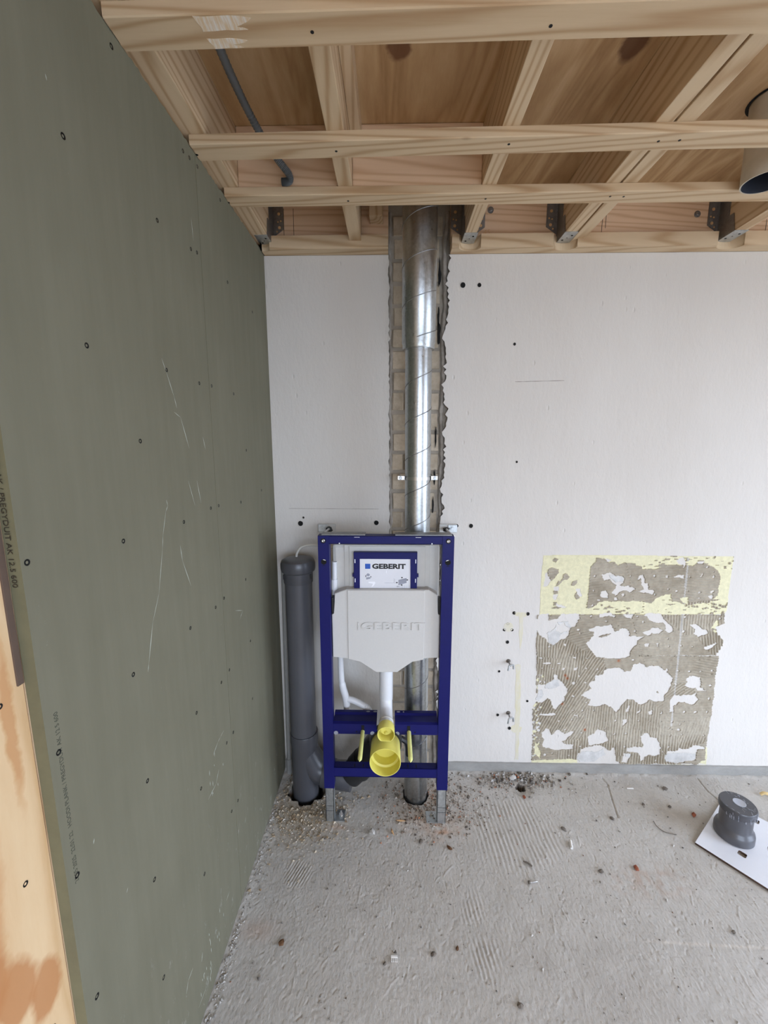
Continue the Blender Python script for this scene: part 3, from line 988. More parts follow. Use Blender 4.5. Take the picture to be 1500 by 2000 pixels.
PATCH_DOTS = (1.047,0.974,0.0047,0.89,0.974,0.0047,0.889,0.905,0.004,0.889,0.786,0.0054,0.838,0.72,0.006,0.783,0.649,0.0047,0.712,0.638,0.0047,0.959,0.763,0.004,0.848,0.703,0.004,1.149,0.974,0.0047,1.204,0.973,0.0054,1.216,0.916,0.0047,1.252,0.906,0.0054,1.3,0.906,0.0034,1.353,0.902,0.0047,1.16,0.89,0.004,1.303,0.974,0.0034,1.405,0.973,0.0054,1.403,0.997,0.0027,1.304,0.718,0.006,1.095,0.784,0.0034,1.122,0.761,0.0047,1.092,0.718,0.004,1.249,0.645,0.0034,1.303,0.649,0.0047,1.354,0.648,0.0034,1.303,0.788,0.004,1.456,0.782,0.0054,1.353,0.877,0.0027,1.047,0.974,0.004,1.24,0.685,0.004,0.68,0.581,0.0047,0.889,0.582,0.0034,1.094,0.581,0.006,0.688,0.532,0.0034,0.735,0.531,0.004,0.788,0.531,0.006,0.89,0.533,0.0047,0.942,0.531,0.004,0.86,0.495,0.004,0.837,0.461,0.0067,0.892,0.463,0.0054,0.84,0.394,0.0047,0.902,0.362,0.0034,0.845,0.324,0.004,0.888,0.325,0.0047,0.941,0.324,0.004,0.783,0.268,0.0047,0.844,0.275,0.004,1.046,0.274,0.0054,0.995,0.273,0.0027,1,0.232,0.0034,0.89,0.206,0.0047,1.046,0.205,0.004,1.097,0.206,0.0047,0.865,0.127,0.0034,0.891,0.137,0.0047,1.097,0.136,0.004,0.683,0.32,0.0034,0.678,0.296,0.0047,0.685,0.276,0.004,0.691,0.218,0.006,0.73,0.09,0.0067,0.841,0.086,0.0047,0.764,0.097,0.004,0.684,0.468,0.0047,0.705,0.464,0.0047,0.812,0.222,0.004,1.303,0.528,0.0047,1.352,0.525,0.0054,1.405,0.526,0.0047,1.455,0.53,0.0054,1.251,0.528,0.0067,1.301,0.462,0.0047,1.341,0.432,0.0027,1.455,0.457,0.006,1.458,0.391,0.0054,1.354,0.322,0.0054,1.405,0.321,0.0054,1.457,0.324,0.0047,1.149,0.273,0.004,1.198,0.274,0.004,1.253,0.273,0.004,1.304,0.27,0.0047,1.357,0.271,0.0027,1.293,0.238,0.004,1.305,0.233,0.0034,1.338,0.23,0.006,1.303,0.203,0.004,1.356,0.204,0.0034,1.459,0.204,0.0034,1.096,0.205,0.0047,1.152,0.158,0.004,1.097,0.136,0.0047,1.304,0.139,0.0047,1.251,0.066,0.0047,1.28,0.116,0.0027,1.342,0.258,0.0034)
PATCH_COMB = (0.963,0.905,4,0.882,0.938,5,1.139,0.956,2,1.327,0.941,-4,0.713,0.631,88,0.849,0.753,2,0.838,0.684,15,0.797,0.632,75,1.234,0.654,6,1.347,0.775,92,1.42,0.69,100,1.363,0.638,5,0.702,0.543,88,0.831,0.562,85,0.913,0.545,60,0.845,0.365,62,0.768,0.29,66,0.843,0.254,66,0.967,0.293,88,1.071,0.239,90,0.976,0.182,90,0.831,0.096,90,0.73,0.09,5,1.164,0.251,90,1.135,0.214,90,1.271,0.178,92,1.33,0.532,2,1.434,0.473,0,1.411,0.526,-10,1.358,0.291,3,1.399,0.218,80,1.329,0.4,40,1.465,0.087,2,1.216,0.071,90,1.024,0.578,3)

# ------------------------------------------------------------------ stripped tiling: yellow paint, combed adhesive, bare plaster, as a relief on the back wall
st = 0.0023
px_, pz_ = np.arange(0.652, 1.496, st), np.arange(0.046, 1.072, st)
PX, PZ = np.meshgrid(px_, pz_, indexing='ij')
wx = PX + 0.0022 * vnoise(PX, PZ, 21, 120) + 0.0022 * vnoise(PX, PZ, 22, 55)
wz = PZ + 0.0022 * vnoise(PX, PZ, 23, 120) + 0.0022 * vnoise(PX, PZ, 24, 55)
kind = np.zeros(PX.shape, int)
PATCH_POLYS.insert([k for k, _ in PATCH_POLYS].index('A', 18), ('A', (0.75, 0.60, 1.478, 0.60, 1.472, 0.50, 0.75, 0.50)))
CODE = dict(Y=1, A=2, W=0, G=3)
for k, p in PATCH_POLYS:
    a = np.array(p)
    bx0, bx1, bz0, bz1 = a[0::2].min() - .01, a[0::2].max() + .01, a[1::2].min() - .01, a[1::2].max() + .01
    straight = k == 'Y' and (bx1 - bx0) > 0.35
    m = in_poly(PX if straight else wx, PZ if straight else wz, p)
    kind[m] = CODE[k]
    # crumbled islands of paint left along the adhesive's rim in the yellow band
for i in range(0, len(PATCH_DOTS), 3):
    x, z, r = PATCH_DOTS[i:i + 3]
    kind[np.hypot(wx - x, (wz - z)) < r * 1.05] = 0
fl = vnoise(PX, PZ * 2.6, 31, 60)
band = (PZ > 0.80) & (kind == 1) & (((PZ > 1.005) & (PX > 1.1)) | ((PZ < 0.87) & (PX > 0.9))) & (fl > 0.62)
kind[band] = 2
rim = (kind == 2) & (PX < 0.700) & (PZ < 0.5) & (vnoise(PX, PZ, 33, 110) > 0.35)
kind[rim] = np.where(vnoise(PX, PZ, 34, 90)[rim] > 0, 1, 3)
# comb direction
ct = np.array(PATCH_COMB).reshape(-1, 3)
wgt = 1.0 / ((PX[..., None] - ct[:, 0]) ** 2 + (PZ[..., None] - ct[:, 1]) ** 2 + 1e-5) ** 3
sel = wgt.argmax(-1)
ph = np.zeros(PX.shape)
for i, (cx_, cz_, a) in enumerate(ct):
    a = math.radians(a)
    q = (-(PX - cx_) * math.sin(a) + (PZ - cz_) * math.cos(a) + 0.0035 * vnoise(PX, PZ, 41, 12)) * 2 * PI / 0.0125
    ph = np.where(sel == i, q, ph)
comb = np.sin(ph)
flat = np.clip(vnoise(PX, PZ, 42, 9) * 1.2 + 0.9, 0.45, 1)
flat = np.where((PX > 1.25) & (PZ < 0.4) & (PZ > 0.2), flat * 0.35, flat)
hA = 0.0030 + 0.0022 * comb * flat + 0.0007 * vnoise(PX, PZ, 43, 130)
H = np.select([kind == 1, kind == 2, kind == 3], [0.0007 + 0.0001 * vnoise(PX, PZ, 44, 90), hA, 0.0010 + 0.0004 * vnoise(PX, PZ, 45, 60)], -0.0012)
cY, cA, cAd, cG = (np.array(s2l(c)) for c in ((222, 216, 180), (178, 169, 152), (156, 146, 128), (205, 203, 199)))
mixA = np.clip(0.5 + 0.5 * vnoise(PX, PZ, 46, 11) + 0.25 * vnoise(PX, PZ, 47, 60), 0, 1)[..., None]
cols = np.where((kind == 2)[..., None], cA * mixA + cAd * (1 - mixA), np.where((kind == 3)[..., None], cG * (1 + 0.08 * vnoise(PX, PZ, 48, 40)[..., None]), cY))
cols = np.where(((kind == 2) & (np.abs(PX - 1.293 + 0.02 * (PZ - 0.7)) < 0.004) & (PZ > 0.25))[..., None], cols * 0.55 + 0.3, cols)
for (rx, rz) in ((0.795, 0.50), (0.805, 0.485), (1.03, 0.575), (0.905, 0.225), (0.79, 0.357)):
    kk = np.exp(-((PX - rx) ** 2 + (PZ - rz) ** 2) / 0.006 ** 2)[..., None] * (kind == 2)[..., None]
    cols = cols * (1 - kk) + np.array(s2l((170, 96, 56))) * kk
ni, nj = PX.shape
idx = np.arange(ni * nj).reshape(ni, nj)
keep = ~((kind[:-1, :-1] == 0) & (kind[1:, :-1] == 0) & (kind[1:, 1:] == 0) & (kind[:-1, 1:] == 0))
Q = np.stack([idx[:-1, :-1], idx[1:, :-1], idx[1:, 1:], idx[:-1, 1:]], -1)
PV = np.stack([PX, -H, PZ], -1)
# a vertex on white takes its neighbour's tone so that the rim is not tinted
for nm, sel_ in (('yellow_paint_band', kind == 1), ('tile_adhesive', kind >= 2)):
    cell = keep & (sel_[:-1, :-1] | sel_[1:, :-1] | sel_[1:, 1:] | sel_[:-1, 1:])
    if nm == 'yellow_paint_band':
        cell &= ~((kind[:-1, :-1] >= 2) | (kind[1:, :-1] >= 2) | (kind[1:, 1:] >= 2) | (kind[:-1, 1:] >= 2))
    f_ = Q[cell].reshape(-1, 4)
    used, inv = np.unique(f_, return_inverse=True)
    cc = cols.reshape(-1, 3)[used].copy()
    kz = kind.reshape(-1)[used]
    cc[kz == 0] = (cY if nm == 'yellow_paint_band' else cA * 0.9)
    o = np_mesh(nm, PV.reshape(-1, 3)[used], inv.reshape(-1, 4), M['attr_adhesive'], wall_back, (0, YW, 0), smooth=False, layer='tone', cols=cc)
    o['label'] = {'yellow_paint_band': 'pale yellow paint band above the stripped tiles', 'tile_adhesive': 'grey brown combed tile adhesive left on the white wall'}[nm]

# ------------------------------------------------------------------ cement fillet along the foot of the back wall
for nm, x0, x1 in (('baseboard_back', 0.222, XR), ('baseboard_corner', XL, -0.03)):
    b = B()
    n = int((x1 - x0) / 0.03)
    prof = [(1.774, 0.0), (1.7755, 0.020), (1.779, 0.042), (1.790, 0.049), (1.81, 0.049), (1.81, -0.01), (1.774, -0.01)]
    rings = []
    for i in range(n + 1):
        x = x0 + (x1 - x0) * i / n
        rings.append([(x, p[0] + random.uniform(-.0012, .0012), p[1] + random.uniform(-.0012, .0012)) for p in prof])
    b.loft(rings, smooth=True)
    tag(b.build(nm, M['fillet']), kind='structure')

# ------------------------------------------------------------------ left wall: stud core with two green boards, their screws and print
b = B()
b.box(XL - 0.12, XL - 0.0195, 0.5445, 2.0, -0.05, ZC)
b.box(XL - 0.12, XL - 0.0395, YF, 0.5445, -0.05, ZC)
wall_left = b.build('wall_left', M['pine_z'], origin=(XL - 0.06, 0, 0))
tag(wall_left, kind='structure')
SEAM0, SEAM1 = (1.199, 2.29), (1.182, 0.0)       # the joint leans a little
boards = []
for nm, ya, yb, yc, yd in (('near', 0.543, 0.546, SEAM1[0] - 0.0007, SEAM0[0] - 0.0007), ('far', SEAM1[0] + 0.0007, SEAM0[0] + 0.0007, 1.784, 1.784)):
    b = B()
    zt = 2.289
    # ragged upper edge
    top = [(yd + (yb - yd) * i / 60, zt + random.uniform(-0.004, 0.002)) for i in range(61)]
    b.prism([(ya, 0.004), (yc, 0.004)] + top, 'yz', XL - 0.019, XL)
    for f in b.bm.faces:
        f.normal_update()
        if abs(f.normal.x) < 0.5:
            f.material_index = 1
    o = b.build('plasterboard', [M['green'], M['paper_edge']], wall_left)
    o['label'] = {'near': 'green plasterboard nearest the camera, beside the plywood', 'far': 'narrow green plasterboard in the corner'}[nm]
    boards.append(o)
SCREWS = [(0.873, 2.26), (0.722, 2.02), (0.985, 2.027), (1.139, 2.035), (1.173, 2.041), (1.377, 2.041), (1.605, 2.021), (0.723, 1.712), (1.133, 2.251), (1.166, 2.256), (1.21, 2.262), (1.356, 2.259), (0.973, 1.714), (1.133, 1.707), (1.21, 1.71), (1.375, 1.707), (0.848, 1.555), (1.464, 1.526), (1.612, 1.369), (1.151, 1.37), (1.205, 1.369), (1.385, 1.354), (0.996, 1.36), (0.764, 1.367), (0.555, 1.386), (1.389, 1.081), (1.200, 1.085), (1.138, 1.081), (0.986, 1.088), (1.402, 0.845), (1.205, 0.846), (0.752, 1.099), (1.142, 0.842), (1.39, 0.625), (0.983, 0.853), (0.562, 1.082), (1.203, 0.629), (1.15, 0.633), (0.761, 0.852), (0.975, 0.635), (1.205, 0.375), (1.152, 0.387), (0.564, 0.856), (0.75, 0.62), (0.956, 0.386), (0.746, 0.363), (0.569, 0.6)]
b = B()
b.lathe((0, 0, 0), (1, 0, 0), [(-0.003, 0.0040), (0.0001, 0.0046), (0.0005, 0.0049), (0.0002, 0.0026), (-0.0005, 0.0012)], 12)
proto = b.build('screw', M['screw_dark'], boards[0], origin=(0, 0, 0))
sm = proto.data
for i, (y, z) in enumerate(SCREWS):
    bd = boards[0] if y < 1.19 else boards[1]
    if i == 0:
        proto.location = Vector((XL, y, z)) - wl(bd)
    else:
        link('screw', sm, (XL, y, z), bd)
# scuffs scraped into the green paper
M['scuff'] = plain('scraped_paper', (178, 182, 170), 0.9, 0, 0.12, 90)
SCR = [[(0.926, 1.424), (0.93, 1.41), (0.92, 1.399), (0.899, 1.346), (0.894, 1.321), (0.864, 1.225), (0.832, 1.173), (0.804, 1.092), (0.799, 1.077)], [(0.956, 1.736), (0.971, 1.71), (0.997, 1.658), (1.006, 1.633)], [(0.991, 1.623), (1.02, 1.612), (1.052, 1.538)], [(0.97, 1.307), (0.975, 1.267), (1.007, 1.192)], [(1.034, 1.458), (1.06, 1.391)], [(1.08, 1.454), (1.095, 1.394)], [(1.132, 1.568), (1.144, 1.534)], [(1.279, 1.012), (1.346, 0.985), (1.315, 0.966)], [(1.135, 0.687), (1.11, 0.684), (1.092, 0.682), (1.056, 0.667)], [(1.085, 0.596), (1.061, 0.57), (1.009, 0.568)], [(1.096, 0.152), (1.072, 0.147)], [(0.913, 0.186), (0.904, 0.167)], [(0.862, 0.212), (0.836, 0.21), (0.823, 0.189)], [(0.957, 0.08), (0.94, 0.052)], [(0.671, 0.698), (0.666, 0.692)], [(0.607, 0.879), (0.604, 0.871)], [(1.26, 0.254), (1.252, 0.239)], [(0.917, 0.062), (0.871, 0.066)], [(0.699, 2.086), (0.701, 2.079)], [(1.153, 2.113), (1.157, 2.062)]]
for far in (0, 1):
    b = B()
    for s_ in SCR:
        if (s_[0][0] > 1.19) != bool(far):
            continue
        for j in range(len(s_) - 1):
            (y0, z0), (y1, z1) = s_[j], s_[j + 1]
            L = math.hypot(y1 - y0, z1 - z0)
            ny, nz = -(z1 - z0) / L, (y1 - y0) / L
            w = random.uniform(0.0006, 0.0011)
            m = ((y0 + y1) / 2, (z0 + z1) / 2)
            b.prism([(y0, z0), (m[0] + ny * w, m[1] + nz * w), (y1, z1), (m[0] - ny * w, m[1] - nz * w)], 'yz', XL - 0.0002, XL + 0.00025)
    if not far:
        for (yy, z_) in ((1.07, 0.61), (0.93, 0.10), (1.0, 0.13)):
            for k in range(9):
                a, c = yy + random.uniform(-.05, .05), z_ + random.uniform(-.06, .06)
                l_ = random.uniform(.006, .02)
                b.prism([(a, c), (a + .0012, c + l_ / 2), (a + .0004, c + l_), (a - .001, c + l_ / 2)], 'yz', XL - 0.0002, XL + 0.00025)
    b.build('scuff', M['scuff'], boards[far])['kind'] = 'stuff'
put_text('printed_line', '21 05 2025  22:01 22   HOODI PLANK / PREGYDUIT AK 12 5 600', 0.02, M['ink'], boards[0], (XL + 0.0001, 0.566, 0.845), (0, 0.0125, 1), (0, -1, 0), fit=(0.302, 0.0075), extrude=0.0001)
put_text('printed_edge_line', 'PLAK / PREGYDUIT AK 12.5 600', 0.02, M['ink_edge'], boards[0], (XL - 0.0145, 0.5432, 1.525), (0, 0, -1), (1, 0, 0), fit=(0.172, 0.0075), extrude=0.0001)

# plywood lining nearer the camera, its face set back behind the green boards
PLYX = XL - 0.0205
M['ply_left'] = mat_ply('reveal_plywood', 2, (224, 196, 156), (218, 186, 144), (206, 168, 122),
                        [(0.0, 0.345, 1.06, 0.5, 0.075, 0.30, (190, 132, 82), 0.25), (0.0, 0.445, 0.735, 0.5, 0.032, 0.055, (184, 126, 78), 0.3), (0.0, 0.405, 0.79, 0.5, 0.036, 0.058, (184, 126, 78), 0.3), (0.0, 0.365, 0.85, 0.5, 0.042, 0.065, (184, 126, 78), 0.3), (0.0, 0.455, 1.18, 0.5, 0.012, 0.16, (196, 146, 98), 0.5)])
b = B()
b.box(PLYX - 0.018, PLYX, -0.4, 0.5435, 0.0, 2.28, 0.001)
ply = b.build('plywood_lining', M['ply_left'], origin=(PLYX, 0.07, 0.0))
tag(ply, 'tall plywood sheet with brown figure at the left edge beside the green board', 'plywood')
b = B()
b.box(PLYX - 0.002, PLYX + 0.0025, 0.533, 0.5428, 1.21, 2.28, 0.0005)
b.build('edge_strip', M['lam_core'], ply)
b = B()
b.lathe((0, 0, 0), (1, 0, 0), [(-0.003, 0.0030), (0.0002, 0.0040), (0.0006, 0.0042), (0.0002, 0.0022), (-0.0005, 0.0012)], 12)
pp = b.build('screw', M['screw_dark'], ply, origin=(0, 0, 0))
for i, (y, z) in enumerate(((0.505, 1.198), (0.50, 0.918), (0.506, 0.641), (0.47, 0.655))):
    if i == 0:
        pp.location = Vector((PLYX, y, z)) - wl(ply)
    else:
        link('screw', pp.data, (PLYX, y, z), ply)

# ------------------------------------------------------------------ right and front walls (outside the picture) with their openings
b = B()
b.box(XR, XR + 0.14, DOOR_Y[1], 2.0, 0, ZC)
b.box(XR, XR + 0.14, YF, DOOR_Y[0], 0, ZC)
b.box(XR, XR + 0.14, DOOR_Y[0], DOOR_Y[1], DOOR_Z[1], ZC)
tag(b.build('wall_right', M['wall']), kind='structure')
b = B()
b.box(XL - 0.12, WIN_X[0], YF - 0.14, YF, 0, ZC)
b.box(WIN_X[1], XR + 0.14, YF - 0.14, YF, 0, ZC)
b.box(WIN_X[0], WIN_X[1], YF - 0.14, YF, 0, WIN_Z[0])
b.box(WIN_X[0], WIN_X[1], YF - 0.14, YF, WIN_Z[1], ZC)
tag(b.build('wall_front', M['wall']), kind='structure')

# ------------------------------------------------------------------ paved ground outside the openings
b = B()
b.box(XR + 0.3, XR + 40, -40, 40, -0.3, -0.2)
b.box(-40, XR + 0.3, -40, YF - 0.3, -0.3, -0.2)
tag(b.build('ground', plain('outside_paving', (150, 147, 142), 0.9, 0, 0.1, 3)), kind='structure')

# ------------------------------------------------------------------ ceiling boarding
b = B()
b.box(XL - 0.12, XR + 0.14, YF - 0.14, 2.0, ZC + 0.018, ZC + 0.2)
ceiling = b.build('ceiling', M['pine_y'], origin=(0, 0, ZC + 0.018))
tag(ceiling, kind='structure')
for x0, x1 in ((XL - 0.1, -0.142), (-0.140, 0.671), (0.673, 1.89), (1.892, XR + 0.1)):
    b = B()
    b.box(x0, x1, YF, 1.99, ZC, ZC + 0.018, 0.0006)
    b.build('plywood_sheet', M['ply_ceiling'], ceiling, origin=(0, 0, 0))

# ================================================================== CEILING TIMBER
JZ = 2.309


def timber(name, x0, x1, y0, y1, z0, z1, mat, label=None, cat=None, group=None, bev=0.002, parent=None):
    b = B()
    b.box(x0, x1, y0, y1, z0, z1, bev)
    o = b.build(name, mat, parent)
    return tag(o, label, cat, group)


JOISTS = [(-0.56, -0.468, 1.755, 'pale floor joist running along the top of the green wall'),
          (-0.167, -0.123, 1.763, 'pale floor joist left of the metal duct, with a thin plank beside it'),
          (0.263, 0.306, 1.763, 'pale floor joist just right of the metal duct'),
          (0.627, 0.669, 1.763, 'left half of the doubled floor joist with a gap between'),
          (0.675, 0.719, 1.763, 'right half of the doubled floor joist with a gap between'),
          (1.233, 1.277, 1.763, 'pale floor joist in the right corner beside the open vent pipe')]
for i, (x0, x1, y1, lab) in enumerate(JOISTS):
    timber('floor_joist', x0, x1, YF + 0.02, y1, JZ, ZC - 0.0005, M['pine_y'], lab, 'joist', 'floor joists')
timber('plank', -0.1225, -0.094, YF + 0.02, 1.39, 2.408, ZC - 0.001, M['pine_y'], 'thin plank fixed high on the joist left of the duct', 'plank')
b = B()
for (x, y) in ((-0.108, 1.36), (-0.103, 1.345), (-0.110, 1.335)):
    b.cyl((x, y, 2.4079), (x, y, 2.4074), 0.0025, 10)
b.each('nail_head', M['screw_dark'], bpy.data.objects['plank'])
for (x0, x1, lab) in ((-0.4675, -0.1675, 'short trimmer board between the two left joists, behind the conduit'), (-0.1225, 0.2625, 'short trimmer board in front of the metal duct between joists')):
    o = timber('trimmer_board', x0, x1, 1.392, 1.436, JZ + 0.001, ZC - 0.001, M['pine_warm_x'], lab, 'beam')
    bb = B()
    for (dx, z) in ((0.10, 2.44), (0.113, 2.437), (0.10, 2.415)):
        bb.cyl((x0 + dx - (0.07 if x0 < -0.3 else 0), 1.3921, z), (x0 + dx - (0.07 if x0 < -0.3 else 0), 1.3912, z), 0.003, 10)
    bb.each('nail_head', M['screw_dark'], o)
timber('timber_block', -0.090, -0.040, 1.70, 1.7645, 2.381, ZC - 0.001, M['pine_z'], 'short timber block hanging beside the duct chase', 'block')

# ledger boards on the back wall, either side of the chase
for (x0, x1, lab) in ((XL + 0.002, CH0 - 0.002, 'short ledger board on the back wall left of the duct'), (0.222, XR - 0.01, 'long ledger board on the back wall right of the duct')):
    led = timber('ledger_board', x0, x1, 1.7655, 1.8062, 2.3305, ZC - 0.001, M['pine_warm_x'], lab, 'beam')
    bb = B()
    if x0 > 0:
        for (x, z) in ((0.37, 2.427), (1.149, 2.405)):
            bb.lathe((x, 1.7655, z), (0, -1, 0), [(0.0, 0.012), (0.0015, 0.012), (0.0016, 0.0075), (0.007, 0.0072), (0.008, 0.006)], 14)
        bb.each('bolt', M['zinc_dark'], led)
    bb = B()
    for (x, z0, z1) in (((0.795, 2.335, 2.40), (0.808, 2.36, 2.41), (1.41, 2.34, 2.385)) if x0 > 0 else ((-0.424, 2.333, 2.44), (-0.386, 2.333, 2.44))):
        bb.prism([(x - .0008, z0), (x + .0008, z0), (x + .0012, z1), (x - .0004, z1)], 'xz', 1.7648, 1.7654)
    bb.each('pencil_mark', M['ink_edge'], led)
    if x0 > 0:
        put_text('pencil_figure', '45', 0.02, M['pale_wood'], led, (0.345, 1.7652, 2.342), (1, 0, 0.02), (0.03, 0, 1), fit=(0.026, 0.017), extrude=0.0001)


def notched(x0, x1, notches, lab):
    """batten under the ledger with round notches cut for the joist hangers"""
    pts = [(x0, 1.784), (x0, 1.729)]
    for nx, r in notches:
        a0 = PI if nx - r > x0 else PI * 0.62
        for k in range(15):
            a = a0 + (0 - a0) * k / 14
            pts.append((max(x0, nx + math.cos(a) * r), 1.729 + math.sin(a) * r * 0.72))
    pts += [(x1, 1.729), (x1, 1.784)]
    b = B()
    b.prism(pts, 'xy', 2.2815, 2.3295)
    return tag(b.build('ledger_batten', M['pine_x']), lab, 'batten')


notched(XL + 0.004, CH0 - 0.002, [(-0.500, 0.026)], 'short notched batten above the white plaster left of the duct')
notched(0.222, XR - 0.01, [(0.290, 0.041), (0.648, 0.045), (1.262, 0.049)], 'long batten with round notches above the white plaster right of the duct')

# battens screwed under the joists
for (ya, yb, w, lab) in ((0.8505, 0.832, 0.067, 'wide ceiling batten nearest the camera with white paint smears'), (1.1665, 1.138, 0.063, 'middle ceiling batten of the three'), (1.3865, 1.3885, 0.062, 'ceiling batten farthest back, in front of the duct')):
    b = B()
    n = 12
    rings = []
    for i in range(n + 1):
        x = XL + 0.002 + (XR - 0.004 - XL) * i / n
        y = ya + (yb - ya) * (x + 0.5) / 2.0
        j = lambda: random.uniform(-0.0006, 0.0006)
        c = 0.002
        rings.append([(x, y + c + j(), 2.2855), (x, y + w - c, 2.2855), (x, y + w, 2.2875), (x, y + w, 2.3085), (x, y + j(), 2.3085), (x, y, 2.2875)])
    b.loft(rings, smooth=False)
    o = tag(b.build('ceiling_batten', M['pine_x']), lab, 'batten', 'ceiling battens')
    bb = B()
    for (x0, x1, _, _) in JOISTS:
        xm = (x0 + x1) / 2 + random.uniform(-.006, .006)
        ym = ya + (yb - ya) * (xm + 0.5) / 2.0 + w * random.uniform(0.4, 0.6)
        bb.lathe((xm, ym, 2.2856), (0, 0, -1), [(0, 0.0034), (0.0006, 0.0034), (0.0004, 0.0015)], 10)
    bb.each('screw', M['screw_dark'], o)
    if ya < 1:
        # dragged white paint on the batten near the green wall
        t = NT('dry_white_paint')
        v_ = t.coord((9, 1, 1), rnd=False)
        ms = t.ramp(t.noise(v_, 16, 4, 0.7), [(0.42, s2l((222, 196, 160))), (0.6, s2l((232, 224, 214)))])
        t.set(ms, 0.7, 0, 0.2)
        bb = B()
        for (x0, x1, y0, y1) in ((-0.352, -0.25, 0.852, 0.880), (-0.345, -0.27, 0.893, 0.914)):
            bb.prism(rag([(x0, y0), (x1 - .02, y0 + .001), (x1, y0 + .006), (x1 - .03, y1 - .008), (x1 - .012, y1 - .003), (x0 + .008, y1)], 4, 0.0012, 9), 'xy', 2.2852, 2.2857)
        bb.each('paint_smear', t.m, o)

# joist hangers at the ledger
for (x0, x1, left, right, lab) in ((-0.511, -0.4675, False, True, 'dark joist hanger in the corner at the green wall'), (0.262, 0.307, True, True, 'joist hanger right of the metal duct'),
                                   (0.626, 0.670, True, True, 'joist hanger under the doubled joist'), (1.232, 1.278, True, True, 'joist hanger nearest the right edge of the picture')):
    b = B()
    b.box(x0 - .002, x1 + .002, 1.675, 1.765, JZ - 0.0025, JZ - 0.0003, mat=1)
    hl = B()
    for on, xe, sg in ((left, x0, -1), (right, x1, 1)):
        if not on:
            continue
        xa, xb = sorted((xe, xe + sg * 0.0022))
        b.prism([(1.765, JZ - .002), (1.677, JZ - .002), (1.690, 2.372), (1.712, 2.372), (1.712, 2.45), (1.765, 2.45)], 'yz', xa, xb)
        xo = xe + sg * 0.043
        b.prism([(xe, 2.45), (xo, 2.45), (xo, 2.366), (xe + sg * .004, 2.340), (xe, 2.340)], 'xz', 1.7625, 1.7648)
        for (u, z, r) in ((0.026, 2.42, .0055), (0.033, 2.395, .003), (0.022, 2.392, .003), (0.027, 2.372, .0055), (0.017, 2.358, .003)):
            hl.cyl((xe + sg * u, 1.7626, z), (xe + sg * u, 1.7620, z), r, 12)
    o = tag(b.build('joist_hanger', [M['zinc_dark'], M['zinc_leg']]), lab, 'bracket', 'joist hangers')
    hl.each('nail_hole', M['pale_wood'], o)
    bb = B()
    for (u, y) in ((0.25, 1.735), (0.75, 1.70), (0.5, 1.718)):
        bb.cyl((x0 + (x1 - x0) * u, y, JZ - .0025), (x0 + (x1 - x0) * u, y, JZ - .0032), 0.004 if u != 0.5 else 0.002, 10)
    bb.each('seat_hole', M['black_hole'], o)

# corrugated grey conduit lying above the battens
path = smooth_path([(-0.40, 0.30, 2.452), (-0.397, 0.80, 2.455), (-0.402, 1.05, 2.452), (-0.396, 1.20, 2.435), (-0.372, 1.30, 2.400), (-0.338, 1.345, 2.362), (-0.309, 1.366, 2.332), (-0.309, 1.377, 2.320), (-0.322, 1.381, 2.3185), (-0.333, 1.381, 2.3185)], 26)
rr = [0.0098 + (0.0009 if i % 2 else -0.0004) for i in range(len(path))]
b = B()
b.tube(path, rr, 14)
tag(b.build('corrugated_conduit', M['conduit']), 'grey corrugated cable conduit hanging between the two left joists', 'conduit')

# open vent pipe through the ceiling boarding
vx, vy, vr, vz = 1.045, 1.3245, 0.0605, 2.272
b = B()
b.lathe((vx, vy, vz), (0, 0, 1), [(0, vr), (0.20, vr)], 48, False, False)
b.lathe((vx, vy, vz), (0, 0, 1), [(0.0, vr), (0.0, vr - 0.0035)], 48, False, False)
b.lathe((vx, vy, vz), (0, 0, 1), [(0, vr - 0.0035), (0.20, vr - 0.0035)], 48, False, False, mat=1)
vent = tag(b.build('vent_pipe', [M['vent'], M['vent_inside']]), 'dusty beige vent pipe stub with a dark open end hanging from the ceiling', 'pipe')
b = B()
b.lathe((vx, vy, ZC - 0.0012), (0, 0, 1), [(0, vr + 0.009), (0.0, vr + 0.0005)], 48, False, False)
b.build('cutout_gap', M['black_hole'], vent)

# ================================================================== PIPES ON THE BACK WALL
# spiral duct, leaning a little
D0, D1 = Vector((0.1075, 1.637, -0.09)), Vector((0.0945, 1.637, 2.0))
dd = (D1 - D0) / (D1.z - D0.z)
at = lambda z: D0 + dd * (z - D0.z)
duct = empty('spiral_duct', at(0), 'galvanised spiral duct rising from the floor behind the toilet frame to the ceiling', 'duct')


def helix(bm_, c_at, z0, z1, r, pitch, ph, tr=0.0013):
    n = int((z1 - z0) / pitch * 36)
    bm_.tube([c_at(z0 + (z1 - z0) * i / n) + Vector((-math.cos(ph + 2 * PI * (z1 - z0) * i / n / pitch) * r, -math.sin(ph + 2 * PI * (z1 - z0) * i / n / pitch) * r, 0)) for i in range(n + 1)], tr, 6)


